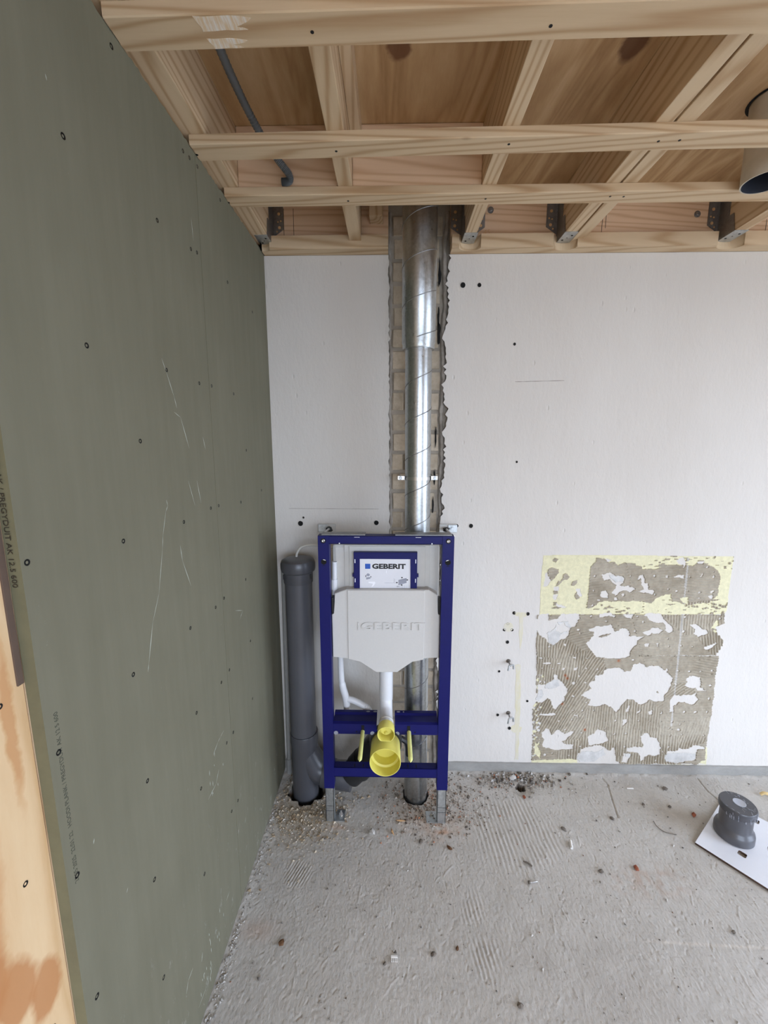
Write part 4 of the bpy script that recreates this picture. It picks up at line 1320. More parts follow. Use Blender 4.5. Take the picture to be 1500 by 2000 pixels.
b = B()
b.loft([[at(z) + Vector((math.cos(2 * PI * j / 56) * 0.0497, math.sin(2 * PI * j / 56) * 0.0497, 0)) for j in range(56)] for z in (-0.09, 0.6, 1.2, 1.91)])
b.build('lower_pipe', M['zinc'], duct)
b = B()
helix(b, at, 0.03, 1.89, 0.0497, 0.137, 2.6, 0.0017)
b.build('lower_seam', M['zinc_dark'], duct)
b = B()
UP = lambda z: at(1.95) + Vector((0, 0, z - 1.95))
b.loft([[UP(z) + Vector((math.cos(2 * PI * j / 56) * r, math.sin(2 * PI * j / 56) * r, 0)) for j in range(56)] for z, r in ((1.893, 0.0505), (1.8935, 0.0575), (1.899, 0.0595), (1.912, 0.0595), (1.916, 0.0618), (2.2, 0.0625), (ZC - 0.003, 0.0625))])
b.build('upper_pipe', M['zinc'], duct)
b = B()
helix(b, UP, 1.925, 2.47, 0.0624, 0.137, 1.4, 0.0017)
b.build('upper_seam', M['zinc_dark'], duct)

cz = 1.416
clamp = empty('pipe_clamp', (at(cz).x, 1.637, cz), 'thin steel strap clamp around the duct at chest height', 'clamp')
b = B()
c_ = at(cz)
b.lathe(c_ - Vector((0, 0, 0.006)), (0, 0, 1), [(0, 0.0505), (0.0, 0.0518), (0.012, 0.0518), (0.012, 0.0505)], 48, False, False)
b.build('strap', M['steel'], clamp)
for sg in (-1, 1):
    b = B()
    b.box(c_.x + sg * 0.050 - .002 * (sg < 0), c_.x + sg * 0.050 + .002 * (sg > 0), 1.615, 1.635, cz - .008, cz + .008, 0.001)
    b.box(min(c_.x + sg * .050, c_.x + sg * .078), max(c_.x + sg * .050, c_.x + sg * .078), 1.634, 1.637, cz - .008, cz + .008, 0.001)
    o = b.build('ear', M['steel'], clamp)
    b = B()
    b.lathe((c_.x + sg * 0.067, 1.634, cz), (0, -1, 0), [(0, 0.007), (0.004, 0.0068), (0.005, 0.005)], 6)
    b.cyl((c_.x + sg * 0.067, 1.632, cz), (c_.x + sg * 0.067, 1.806, cz), 0.0035, 10)
    b.build('screw', M['zinc_leg'], o)

# grey soil stack in the corner
sx, sy = -0.3885, 1.652
soil = empty('soil_pipe', (sx, sy, 0), 'capped dark grey plastic soil pipe standing in the corner by the green wall', 'pipe')
b = B()
b.lathe((sx, sy, -0.1), (0, 0, 1), [(0, 0.0555), (1.12, 0.0555)], 48)
b.build('stack', M['pvc'], soil)
b = B()
b.lathe((sx, sy, 0.985), (0, 0, 1), [(0, 0.0556), (0.0, 0.0592), (0.002, 0.0596), (0.043, 0.0596), (0.044, 0.061), (0.050, 0.0685), (0.060, 0.0705), (0.080, 0.0705), (0.092, 0.066), (0.098, 0.055), (0.1005, 0.03), (0.101, 0.004)], 56, cap0=False)
cap = b.build('vent_cap', M['pvc_dark'], soil)
b = B()
for a in (-2.6, -0.4):
    b.box(sx + 0.0597 * math.cos(a) - .004, sx + 0.0597 * math.cos(a) + .004, sy + 0.0597 * math.sin(a) - .004, sy + 0.0597 * math.sin(a) + .004, 1.004, 1.022, 0.001)
b.each('lug', M['black_pe'], cap)
b = B()
b.lathe((sx + 0.002, sy, -0.1), (0, 0, 1), [(0.0, 0.057), (0.34, 0.058), (0.355, 0.0605), (0.394, 0.0605), (0.398, 0.0590), (0.3982, 0.0530)], 48, cap1=False)
b.build('socket', M['pvc_dark'], soil)
b = B()
b.tube(smooth_path([(sx + 0.01, sy, 0.20), (-0.335, 1.648, 0.125), (-0.285, 1.642, 0.098), (-0.22, 1.634, 0.090), (-0.175, 1.628, 0.088)], 8), 0.055, 36)
b.lathe((-0.285, 1.642, 0.099), (0.99, -0.12, -0.12), [(-0.02, 0.056), (-0.018, 0.061), (0.03, 0.061), (0.032, 0.056)], 36)
b.build('branch', M['pvc_dark'], soil)

# narrow pipe behind the stack
b = B()
b.tube([(-0.487, 1.752, -0.02), (-0.483, 1.752, 0.5), (-0.477, 1.752, 1.02)], 0.0095, 14)
pipe2 = tag(b.build('water_pipe', plain('dull_grey_pipe', (150, 148, 142), 0.6)), 'narrow pale grey pipe in the corner behind the capped soil pipe', 'pipe')
b = B()
b.tube([(-0.487, 1.752, 0.0), (-0.4868, 1.752, 0.075)], 0.0125, 14)
b.build('sleeve', M['fillet'], pipe2)
# thin pale hose from the cap to the frame
b = B()
b.tube(smooth_path([(-0.398, 1.668, 1.083), (-0.394, 1.672, 1.103), (-0.380, 1.678, 1.122), (-0.352, 1.684, 1.131), (-0.30, 1.686, 1.130), (-0.24, 1.686, 1.12)], 8), 0.0052, 10)
tag(b.build('hose', plain('pale_hose', (196, 192, 182), 0.5)), 'thin pale hose arching from the soil pipe cap to the frame', 'hose')

# ================================================================== THE TOILET FRAME
FY = 1.491                                   # front face of the uprights
fr = empty('toilet_frame', (-0.024, 1.52, 0), 'blue steel wall hung toilet frame with white cistern cover, on two grey legs', 'toilet frame')
for (x0, x1) in ((-0.2745, -0.2335), (0.1835, 0.2265)):
    xc = (x0 + x1) / 2
    b = B()
    # rolled C section: face and two flanges
    b.box(x0, x1, FY, FY + 0.002, 0.160, 1.215, 0.0006)
    b.box(x0, x0 + 0.002, FY + 0.0005, FY + 0.040, 0.160, 1.215)
    b.box(x1 - 0.002, x1, FY + 0.0005, FY + 0.040, 0.160, 1.215)
    b.box(x0, x1, FY + 0.0375, FY + 0.0395, 0.160, 1.215)
    up = b.build('upright', M['blue'], fr)
    b = B()
    b.lathe((xc, FY - 0.0001, 1.1965), (0, -1, 0), [(0, 0.0095), (0.0006, 0.0095), (0.0007, 0.006)], 24)
    b.build('washer', M['black_hole'], up)
    b = B()
    b.lathe((xc, FY - 0.0006, 1.1965), (0, -1, 0), [(0, 0.0062), (0.002, 0.0060), (0.0026, 0.0045), (0.0016, 0.0028), (0.001, 0.0)], 20)
    b.build('screw', M['steel'], up)
    b = B()
    b.lathe((xc, FY - 0.0002, 1.1165), (0, -1, 0), [(0, 0.0105), (0.0004, 0.0105)], 24)
    b.prism([(xc - .006, 1.102), (xc + .006, 1.102), (xc + .006, 1.1005), (xc - .006, 1.1005)], 'xz', FY - 0.0005, FY)
    b.cyl((xc, FY - 0.0005, 1.1055), (xc, FY, 1.1055), 0.0016, 8)
    b.build('hole', M['black_hole'], up)
    b = B()
    sgn = 1 if x0 < 0 else -1
    b.prism([(xc + sgn * math.cos(a) * 0.0092, 1.1165 + math.sin(a) * 0.0092) for a in (0.5, 0.8, 1.1, 1.4, 1.7, 2.0)], 'xz', FY - 0.0009, FY - 0.0006)
    b.build('pale_segment', M['print_white'], up)  # pale segment in the upper part of the hole
    leg = B()
    lx0, lx1 = x0 + 0.0035, x1 - 0.0035
    leg.box(lx0, lx1, FY + 0.003, FY + 0.0055, 0.004, 0.36, 0.0004)
    leg.box(lx0, lx0 + 0.0025, FY + 0.003, FY + 0.036, 0.004, 0.36)
    leg.box(lx1 - 0.0025, lx1, FY + 0.003, FY + 0.036, 0.004, 0.36)
    lg = leg.build('leg', M['zinc_leg'], fr)
    b = B()
    for z in (0.052, 0.075):
        b.box(lx0 + .001, lx1 - .001, FY + 0.0024, FY + 0.003, z, z + 0.0008)
    b.each('scale_mark', M['screw_dark'], lg)
    # foot turned inwards
    f0, f1 = (lx0, lx1 + 0.042) if x0 < 0 else (lx0 - 0.042, lx1)
    b = B()
    b.box(f0, f1, FY + 0.003, FY + 0.058, 0.0005, 0.0045, 0.0008)
    ft = b.build('foot_plate', M['zinc_leg'], fr)
    bx = -0.213 if x0 < 0 else 0.170
    b = B()
    b.lathe((bx, 1.530, 0.0045), (0, 0, 1), [(0, 0.011), (0.002, 0.011)], 20)
    b.lathe((bx, 1.530, 0.0065), (0, 0, 1), [(0, 0.0085), (0.007, 0.0085)], 6, smooth=False)
    b.cyl((bx, 1.530, 0.0135), (bx, 1.530, 0.022), 0.0045, 12)
    b.build('bolt', M['steel'], ft)

b = B()
b.box(-0.2335, 0.1835, FY + 0.001, FY + 0.003, 1.184, 1.2145, 0.0005)
b.box(-0.2735, 0.2255, FY + 0.001, FY + 0.039, 1.2130, 1.2150)
b.box(-0.2335, 0.1835, FY + 0.001, FY + 0.039, 1.184, 1.186)
tr = b.build('top_rail', M['blue'], fr)
b = B()
for x in (-0.14, -0.13, 0.085, 0.095):
    b.box(x, x + 0.010, FY + 0.0004, FY + 0.001, 1.2095, 1.2108)
for x in (-0.195, 0.145):
    b.cyl((x, FY + 0.0002, 1.1868), (x, FY + 0.001, 1.1868), 0.0025, 10)
b.each('slot', M['print_white'], tr)
b = B()
b.box(-0.262, -0.10, FY + 0.006, FY + 0.055, 1.2151, 1.2190, 0.001)
b.box(0.01, 0.218, FY + 0.006, FY + 0.055, 1.2151, 1.2190, 0.001)
b.each('top_plate', M['zinc_dark'], fr)

# middle rail: sloping shelf, front web, gap for the flush pipe
b = B()
for (x0, x1) in ((-0.2335, -0.060), (0.012, 0.1835)):
    b.prism([(FY + 0.002, 0.407), (FY + 0.002, 0.451), (FY + 0.012, 0.456), (FY + 0.052, 0.456), (FY + 0.060, 0.462), (FY + 0.076, 0.462), (FY + 0.076, 0.459), (FY + 0.061, 0.459), (FY + 0.053, 0.453), (FY + 0.0125, 0.453), (FY + 0.005, 0.449), (FY + 0.005, 0.407)], 'yz', x0, x1)
b.box(-0.060, 0.012, FY + 0.002, FY + 0.005, 0.407, 0.425)
mid = b.build('middle_rail', M['blue'], fr)
b = B()
for (x, w) in ((-0.105, 0.016), (-0.076, 0.016), (0.019, 0.015), (0.045, 0.006)):
    b.prism([(x + w / 2 + math.cos(a * PI / 8) * w / 2, FY + 0.066 + math.sin(a * PI / 8) * 0.004) for a in range(16)], 'xy', 0.4618, 0.4624)
for (x) in (-0.222, -0.077, 0.022):
    b.prism([(x + math.cos(a * PI / 10) * 0.0085, 0.4115 + math.sin(a * PI / 10) * 0.0085) for a in range(-3, 14)], 'xz', FY + 0.0012, FY + 0.0022)
b.each('punched_opening', M['print_grey'], mid)
b = B()
for x in (-0.115, 0.067):
    b.box(x - 0.006, x + 0.006, FY + 0.0012, FY + 0.0022, 0.422, 0.446)
for x in (-0.140, 0.092):
    b.cyl((x, FY + 0.0012, 0.418), (x, FY + 0.0022, 0.418), 0.003, 10)
b.each('slot', M['black_hole'], mid)

b = B()
b.box(-0.2335, 0.1835, FY + 0.002, FY + 0.004, 0.2135, 0.256, 0.0006)
b.box(-0.2335, 0.1835, FY + 0.002, FY + 0.034, 0.2535, 0.2560)
b.box(-0.2335, 0.1835, FY + 0.002, FY + 0.034, 0.2135, 0.2155)
low = b.build('lower_rail', M['blue'], fr)
b = B()
for x in (-0.15, -0.115, 0.067, 0.10):
    b.box(x - 0.002, x + 0.002, FY + 0.006, FY + 0.022, 0.2560, 0.2566)
b.each('slot', M['black_hole'], low)

# wall fixings above the frame
for sg, x0 in ((-1, -0.322), (1, 0.203)):
    b = B()
    b.box(x0, x0 + 0.075, 1.770, 1.774, 1.168, 1.205, 0.001)
    br = b.build('wall_bracket', M['cistern'], fr)
    xb = x0 + (0.020 if sg < 0 else 0.056)
    b = B()
    b.box(xb - 0.02, xb + 0.02, 1.765, 1.7702, 1.170, 1.203, 0.002)
    b.lathe((xb, 1.765, 1.187), (0, -1, 0), [(0, 0.011), (0.002, 0.011), (0.0021, 0.008), (0.008, 0.008)], 18)
    b.build('bolt', M['zinc_leg'], br)
    xr = x0 + (0.052 if sg < 0 else 0.026)
    b = B()
    b.cyl((xr, 1.535, 1.2045), (xr, 1.775, 1.187), 0.005, 12)
    b.build('rod', M['steel'], br)
    b = B()
    b.blob((xr, 1.742, 1.187), (0.016, 0.016, 0.014), 3 + sg, jag=0.25)
    b.build('clip', M['black_pe'], br)

# cistern behind, cover in front
b = B()
b.box(-0.2315, 0.1815, 1.556, 1.640, 0.700, 1.168, 0.014)
cis = b.build('cistern', M['cistern'], fr)
b = B()
b.box(-0.167, 0.127, 1.5485, 1.557, 0.94, 1.162, 0.003)
b.box(-0.185, 0.145, 1.552, 1.557, 0.94, 1.166, 0.002)
b.build('service_opening', M['cistern'], cis)
b = B()
b.tube([(-0.223, 1.552, 1.10), (-0.224, 1.552, 1.02), (-0.226, 1.552, 0.90)], 0.010, 14)
b.tube([(-0.225, 1.552, 1.03), (-0.2255, 1.552, 0.99)], 0.013, 14)
b.build('overflow_pipe', M['white_pe'], cis)

CV = [(-0.2195, 0.986), (-0.176, 1.002), (0.138, 1.003), (0.1715, 0.983), (0.172, 0.906), (0.1825, 0.902), (0.1825, 0.726), (0.124, 0.7245), (0.0795, 0.7165), (0.021, 0.668), (-0.063, 0.667), (-0.122, 0.714), (-0.169, 0.7235), (-0.2305, 0.725), (-0.2315, 0.90), (-0.2205, 0.905)]
b = B()
b.prism(CV, 'xz', 1.5115, 1.555, bev=0.0025)
cov = b.build('insulation_cover', M['white_foam'], fr)
b = B()
b.prism([(-0.170, 1.000), (0.123, 1.001), (0.123, 0.7200), (0.0785, 0.7125), (0.0205, 0.6665), (-0.0625, 0.6655), (-0.1215, 0.710), (-0.170, 0.7200)], 'xz', 1.5085, 1.5135, bev=0.0012)
b.build('raised_panel', M['white_foam'], cov)
b = B()
x0, z0, s_ = -0.131, 0.842, 0.030
for (a0, a1, c0, c1) in ((x0, x0 + .0025, z0, z0 + s_), ):
    b.box(a0, a1, 1.5062, 1.5090, c0, c1, 0.0006)
b.build('embossed_mark', M['white_foam'], cov)
put_text('embossed_lettering', 'GEBERIT', 0.03, M['white_foam'], cov, (-0.118, 1.5086, 0.842), (1, 0, 0), (0, 0, 1), fit=(0.245, 0.031), extrude=0.0034, bold=0.0006)
for sg, x in ((-1, -0.2325), (1, 0.1765)):
    b = B()
    b.box(x, x + 0.010, 1.513, 1.545, 0.905, 0.968, 0.002)
    b.build('retaining_clip', M['black_pe'], fr)

# blue access frame with the printed label
AY = 1.527
b = B()
b.prism([(-0.1465, 0.990), (-0.124, 0.990), (-0.124, 1.119), (0.0695, 1.119), (0.0695, 0.990), (0.0945, 0.990), (0.0945, 1.1435), (-0.1465, 1.1435)], 'xz', AY, 1.549, bev=0.001)
b.box(-0.1525, -0.146, AY + 0.003, 1.545, 1.046, 1.058, 0.001)
b.box(0.094, 0.1005, AY + 0.003, 1.545, 1.046, 1.058, 0.001)
acc = b.build('access_frame', M['blue'], fr)
b = B()
for x in (-0.1415, 0.0885):
    for z in (1.026, 1.102):
        b.box(x - 0.0014, x + 0.0014, AY - 0.0006, AY, z, z + 0.015)
b.each('notch', M['print_white'], acc)
b = B()
b.box(-0.1245, 0.070, AY + 0.003, AY + 0.006, 0.990, 1.1195)
lab = b.build('printed_label', M['label'], acc)
LY = AY + 0.0029
b = B()
b.box(-0.1035, -0.0835, LY - 0.0002, LY, 1.0785, 1.0985)
b.build('logo_square', M['print_blue'], acc)
put_text('printed_lettering', 'GEBERIT', 0.02, M['print_black'], acc, (-0.0765, LY - 0.0001, 1.0785), (1, 0, 0), (0, 0, 1), fit=(0.1275, 0.0205), extrude=0.0001, bold=0.0009)
b = B()
# exploded plate drawing with four lozenges
for (x, z) in ((0.037, 1.0445), (0.0575, 1.0355), (0.0175, 1.0245), (0.036, 1.0150)):
    b.prism([(x - .004, z), (x, z + .003), (x + .004, z), (x, z - .003)], 'xz', LY - 0.0003, LY)
b.prism([(0.024, 1.0345), (0.054, 1.0425), (0.054, 1.0415), (0.024, 1.0335)], 'xz', LY - 0.0003, LY)
b.prism([(0.024, 1.0345), (0.0246, 1.0345), (0.0246, 1.014), (0.024, 1.014)], 'xz', LY - 0.0003, LY)
b.prism([(0.0534, 1.0425), (0.054, 1.0425), (0.054, 1.023), (0.0534, 1.023)], 'xz', LY - 0.0003, LY)
b.box(0.017, 0.027, LY - 0.0003, LY, 1.0085, 1.0097)
for k in range(5):
    b.box(0.006 + 0.003 * (k % 2), 0.0074 + 0.003 * (k % 2), LY - 0.0003, LY, 1.026 + k * 0.003, 1.0275 + k * 0.003)
for (x0, z0, w, h) in ((-0.1025, 1.0465, .003, .006), (-0.083, 1.044, .0025, .006)):
    b.box(x0, x0 + w, LY - 0.0003, LY, z0, z0 + h)
b.each('printed_symbol', M['print_black'], acc)
b = B()
b.prism([(0.025, 1.0335), (0.0535, 1.0412), (0.0535, 1.0235), (0.025, 1.0148)], 'xz', LY - 0.00015, LY)
b.box(-0.03, 0.016, LY - 0.00015, LY, 1.0225, 1.0232)
for k in range(6):
    b.box(0.02 + k * 0.009, 0.0204 + k * 0.009, LY - 0.00015, LY, 0.995, 1.014)
b.prism([(-0.1, 1.054), (-0.094, 1.061), (-0.086, 1.058), (-0.086, 1.052), (-0.093, 1.049)], 'xz', LY - 0.00015, LY)
b.prism([(-0.1, 1.044), (-0.085, 1.046), (-0.083, 1.040), (-0.099, 1.036)], 'xz', LY - 0.0002, LY)
b.each('printed_drawing', M['print_grey'], acc)
b = B()
b.prism([(-0.091, 1.028), (-0.066, 1.028), (-0.064, 1.022), (-0.072, 1.010), (-0.080, 1.006), (-0.076, 1.014), (-0.074, 1.020), (-0.091, 1.022)], 'xz', LY - 0.0002, LY)
b.box(-0.0235, -0.0215, LY - 0.0002, LY, 1.062, 1.072)
b.each('printed_bowl', M['print_white'], acc)

# flush pipe and caps
b = B()
b.lathe((-0.0235, 1.557, 0.520), (0, 0, 1), [(0, 0.0268), (0.02, 0.0275), (0.15, 0.0275)], 36)
b.tube(smooth_path([(-0.0235, 1.557, 0.545), (-0.0235, 1.552, 0.515), (-0.0230, 1.530, 0.489), (-0.0222, 1.495, 0.480), (-0.0215, 1.46, 0.479), (-0.0215, 1.441, 0.479)], 6), 0.0258, 30)
b.build('flush_pipe', M['white_pe'], fr)
b = B()
b.lathe((-0.0218, 1.462, 0.4792), (0, 1, 0), [(0, 0.0262), (0.002, 0.0285), (0.008, 0.0285), (0.010, 0.0262)], 36)
b.build('seal_ring', M['cistern'], fr)
# flush bend cap: hollow tube, flattened below, with a stopper inside
SC, SR = Vector((-0.0215, 1.396, 0.479)), 0.0325


def flat_ring(c, r, n=48, cut=-0.82):
    out = []
    for k in range(n):
        a = 2 * PI * k / n
        out.append(c + Vector((math.cos(a) * r, 0, max(math.sin(a), cut) * r)))
    return out


sc_dir = Vector((0, 0.97, 0.02))
b = B()
rings = [flat_ring(SC + sc_dir * t, r) for t, r in ((0.042, SR - .006), (0.040, SR - .0035), (0.001, SR - .003), (0.0, SR - .0022), (0.0, SR - .0006), (0.001, SR), (0.040, SR - .0005), (0.046, SR - .002), (0.047, SR - 0.006))]
b.loft(rings, cap0=True, cap1=False)
sm_cap = b.build('flush_bend_cap', M['yellow'], fr)
b = B()
b.lathe(SC + Vector((0, 0.020, 0.004)), (0, 1, 0), [(0, 0.0), (0.0, 0.008), (0.0, 0.0185), (0.002, 0.020), (0.020, 0.020)], 32)
b.lathe(SC + Vector((-0.001, 0.020, -0.003)), (0, -1, 0), [(-0.002, 0.007), (0.006, 0.0055), (0.011, 0.002)], 16)
b.build('stopper', M['yellow'], sm_cap)
# drain cap
BC, BR = Vector((-0.0245, 1.392, 0.366)), 0.0590
b = B()
b.lathe(BC, (0, 1, 0), [(0.085, 0.0), (0.085, BR - .012), (0.045, BR - .0115), (0.042, BR - .0035), (0.001, BR - .0030), (0.0, BR - .0022), (0.0, BR - .0006), (0.001, BR), (0.105, BR - .0015), (0.110, BR - .004), (0.112, BR - .010)], 64, cap0=False, cap1=True)
b.build('drain_cap', M['yellow'], fr)
# black bend and collar behind it
b = B()
b.tube(smooth_path([(-0.0245, 1.500, 0.366), (-0.0245, 1.545, 0.352), (-0.045, 1.590, 0.310), (-0.085, 1.612, 0.240), (-0.13, 1.622, 0.165), (-0.180, 1.629, 0.105)], 8), [0.054] * 41, 32)
b.lathe((-0.0245, 1.488, 0.366), (0, 1, 0), [(0, 0.055), (0.001, 0.064), (0.035, 0.066), (0.036, 0.055)], 40)
b.lathe((-0.135, 1.6225, 0.158), (-0.55, 0.09, -0.75), [(-0.03, 0.055), (-0.029, 0.060), (0.02, 0.060), (0.021, 0.055)], 32)
b.build('drain_bend', M['black_pe'], fr)
b = B()
b.tube(smooth_path([(-0.030, 1.535, 0.33), (0.015, 1.548, 0.352), (0.062, 1.55, 0.328), (0.070, 1.55, 0.27)], 6), [0.012] * 19, 8)
b.build('pipe_bracket', M['black_pe'], fr)
for x0 in (-0.1155, 0.0685):
    b = B()
    b.lathe((x0, 1.495, 0.4185), (0, -1, 0), [(0, 0.0078), (0.142, 0.0082), (0.148, 0.0078), (0.160, 0.0015)], 18)
    rod = b.build('rod_sleeve', M['pale_yellow'], fr)
# white corrugated supply hose with its branch
b = B()
p1 = smooth_path([(-0.212, 1.60, 0.72), (-0.2115, 1.60, 0.60), (-0.206, 1.60, 0.545), (-0.196, 1.60, 0.505), (-0.190, 1.60, 0.46), (-0.193, 1.60, 0.41)], 10)
b.tube(p1, [0.0125 + 0.0025 * (0.33 < i / len(p1) < 0.8) for i in range(len(p1))], 16)
p2 = smooth_path([(-0.194, 1.60, 0.49), (-0.165, 1.598, 0.485), (-0.130, 1.595, 0.470), (-0.102, 1.592, 0.450), (-0.088, 1.59, 0.420)], 14)
b.tube(p2, [0.0135 + (0.0012 * (i % 2) if i > 34 else 0) for i in range(len(p2))], 16)
b.build('supply_hose', M['white_pe'], fr)

# ================================================================== ANCHOR STUDS ON THE WHITE WALL
for (x, z, lab_) in ((0.533, 0.562, 'upper rusty pipe anchor sticking out of the white wall'), (0.545, 0.301, 'lower rusty pipe anchor sticking out of the white wall')):
    root = empty('pipe_anchor', (x, YW, z), lab_, 'anchor', 'pipe anchors left of the stripped tiles')
    b = B()
    b.cyl((x, YW + 0.002, z + 0.004), (x - 0.002, YW - 0.040, z + 0.002), 0.0035, 10)
    b.build('stud', M['zinc_dark'], root)
    b = B()
    n = 10
    pth = [(x + 0.012 * math.cos(PI * (0.05 + 0.95 * k / n)), YW - 0.040 - 0.001 * k, z + 0.001 + 0.010 * math.sin(PI * (0.05 + 0.95 * k / n)) - (0.004 if k in (0, n) else 0)) for k in range(n + 1)]
    b.tube([(pth[0][0] + 0.001, pth[0][1], pth[0][2] - 0.010)] + pth + [(pth[-1][0] - 0.002, pth[-1][1], pth[-1][2] - 0.012)], 0.0042, 8)
    b.build('half_clip', M['zinc_leg'], root)
    b = B()
    b.lathe((x, YW - 0.0005, z + 0.004), (0, -1, 0), [(0, 0.010), (0.003, 0.008), (0.004, 0.004)], 12)
    b.build('plug', M['stone_dark'], root)

# ================================================================== THINGS ON THE FLOOR
# white panel with cut-outs
def rot_pts(cx_, cy_, ang, pts):
    c, s = math.cos(ang), math.sin(ang)
    return [(cx_ + x * c - y * s, cy_ + x * s + y * c) for x, y in pts]


def rrect(w, h, r, n=4):
    out = []
    for (sx_, sy_, a0) in ((1, 1, 0), (-1, 1, PI / 2), (-1, -1, PI), (1, -1, 1.5 * PI)):
        for k in range(n + 1):
            a = a0 + k * PI / 2 / n
            out.append((sx_ * (w / 2 - r) + r * math.cos(a), sy_ * (h / 2 - r) + r * math.sin(a)))
    return out


PA = math.atan2(1.254 - 1.424, 1.321 - 1.188)         # direction of the front edge
u_ = Vector((math.cos(PA), math.sin(PA)))
w_ = Vector((-u_.y, u_.x))
o_ = Vector((1.188, 1.424))
corner = lambda a, c: tuple(o_ + u_ * a + w_ * c)
outline = [corner(0, 0), corner(0.62, 0), corner(0.62, 0.345), corner(0, 0.345)]
cuts = [rot_pts(1.503, 1.527, PA + 0.1, rrect(0.030, 0.024, 0.005)), rot_pts(1.333, 1.3795, PA, rrect(0.026, 0.024, 0.005)), rot_pts(1.500, 1.392, PA + PI / 2, rrect(0.13, 0.085, 0.04, 8))]
cu = bpy.data.curves.new('panel', 'CURVE')
cu.dimensions = '2D'
cu.fill_mode = 'BOTH'
cu.extrude = 0.004
for ring in [outline] + cuts:
    sp_ = cu.splines.new('POLY')
    sp_.points.add(len(ring) - 1)
    for p, q in zip(sp_.points, ring):
        p.co = (q[0], q[1], 0, 1)
    sp_.use_cyclic_u = True
tmp = bpy.data.objects.new('panel', cu)
COL.objects.link(tmp)
bpy.context.view_layer.update()
me = bpy.data.meshes.new_from_object(tmp.evaluated_get(bpy.context.evaluated_depsgraph_get()))
bpy.data.objects.remove(tmp)
me.materials.clear()
me.materials.append(M['white_lam'])
me.materials.append(M['lam_core'])
for p in me.polygons:
    p.material_index = 1 if abs(p.normal.z) < 0.5 else 0
me.name = 'panel'
BZ = 0.0055
panel = link('panel', me, (0, 0, BZ))
tag(panel, 'white laminate panel with cut-outs lying on the concrete at the right', 'panel')
for v in me.vertices:
    v.co.z = v.co.z

# grey pan connector standing on the panel
pz = BZ + 0.004
pc = Vector((1.365, 1.462, pz))
con = empty('pan_connector', pc, 'dark grey plastic pan connector wrapped in film, standing on the white panel', 'pipe fitting')
b = B()
b.lathe(pc, (0, 0, 1), [(0, 0.062), (0.003, 0.0655), (0.026, 0.0655), (0.036, 0.063), (0.044, 0.056), (0.052, 0.0535), (0.105, 0.0535), (0.112, 0.056)], 56)
b.build('body', M['pvc'], con)
b = B()
b.lathe(pc, (0, 0, 1), [(0.108, 0.054), (0.112, 0.0575), (0.118, 0.0605), (0.138, 0.0605), (0.142, 0.058), (0.1425, 0.03), (0.1425, 0.0)], 56, cap1=False)
b.build('rim_cap', M['pvc_dark'], con)
b = B()
b.lathe(pc + Vector((0.006, 0.002, 0.1425)), (0, 0, 1), [(0, 0.021), (0.0012, 0.0212), (0.0016, 0.0195), (0.0010, 0.018), (0.0010, 0.0)], 32)
b.build('moulded_disc', plain('hazy_grey', (176, 180, 190), 0.35), con)
# crinkled clear film: thin wrinkle strands and smears, the glare put into their pale colour
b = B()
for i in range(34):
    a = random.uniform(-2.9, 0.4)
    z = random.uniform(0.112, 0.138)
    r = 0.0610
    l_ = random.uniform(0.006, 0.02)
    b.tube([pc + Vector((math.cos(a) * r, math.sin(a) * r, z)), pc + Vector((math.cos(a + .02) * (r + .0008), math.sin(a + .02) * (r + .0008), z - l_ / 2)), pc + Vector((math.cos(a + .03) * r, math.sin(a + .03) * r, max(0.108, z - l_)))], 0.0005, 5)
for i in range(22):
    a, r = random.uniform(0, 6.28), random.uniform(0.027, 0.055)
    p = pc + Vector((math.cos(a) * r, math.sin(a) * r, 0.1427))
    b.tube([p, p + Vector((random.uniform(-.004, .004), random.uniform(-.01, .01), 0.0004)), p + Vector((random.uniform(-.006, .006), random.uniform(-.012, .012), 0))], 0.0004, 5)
b.build('film_glare_wrinkle', plain('film_glare', (196, 200, 212), 0.15, 0, 0.02), con)['kind'] = 'stuff'

# screws, slivers, chips
def chip(name, x, y, r, mat, label, cat, seed, jag=0.35, z=None, group=None):
    b = B()
    b.blob((x, y, r[2] * 0.8 if z is None else z), r, seed, jag=jag)
    return tag(b.build(name, mat), label, cat, group)


chip('wood_chip', 0.225, 1.386, (0.006, 0.013, 0.006), M['brown_chip'], 'dark brown wood chip on the floor in front of the right leg', 'chip', 1, 0.25)
b = B()
b.cyl((0.697, 1.392, 0.0062), (0.705, 1.424, 0.0062), 0.0048, 14)
tag(b.build('wall_plug', M['white_plastic']), 'white plastic wall plug lying alone on the floor', 'wall plug')
scr = empty('screw', (0.504, 1.264, 0.0), 'steel screw lying on the concrete floor', 'screw')
b = B()
b.lathe((0.489, 1.262, 0.0055), (1, 0.12, 0), [(0, 0.004), (0.001, 0.0055), (0.006, 0.0055), (0.007, 0.0028)], 14)
b.build('head', M['stone_dark'], scr)
b = B()
b.lathe((0.494, 1.2626, 0.0055), (1, 0.12, 0), [(0, 0.0028), (0.024, 0.0028), (0.029, 0.0008)], 12)
b.build('shank', M['steel'], scr)
b = B()
b.tube([(0.494, 1.340, 0.004), (0.505, 1.334, 0.006), (0.522, 1.322, 0.004)], [0.002, 0.0035, 0.003], 8)
tag(b.build('twig', M['stone_dark']), 'short dark stick on the floor above the screw', 'stick')
b = B()
b.box(1.068, 1.098, 1.684, 1.690, 0.002, 0.0055, 0.001)
tag(b.build('plastic_strip', M['white_plastic']), 'tiny white strip on the floor near the stripped wall', 'strip')
b = B()
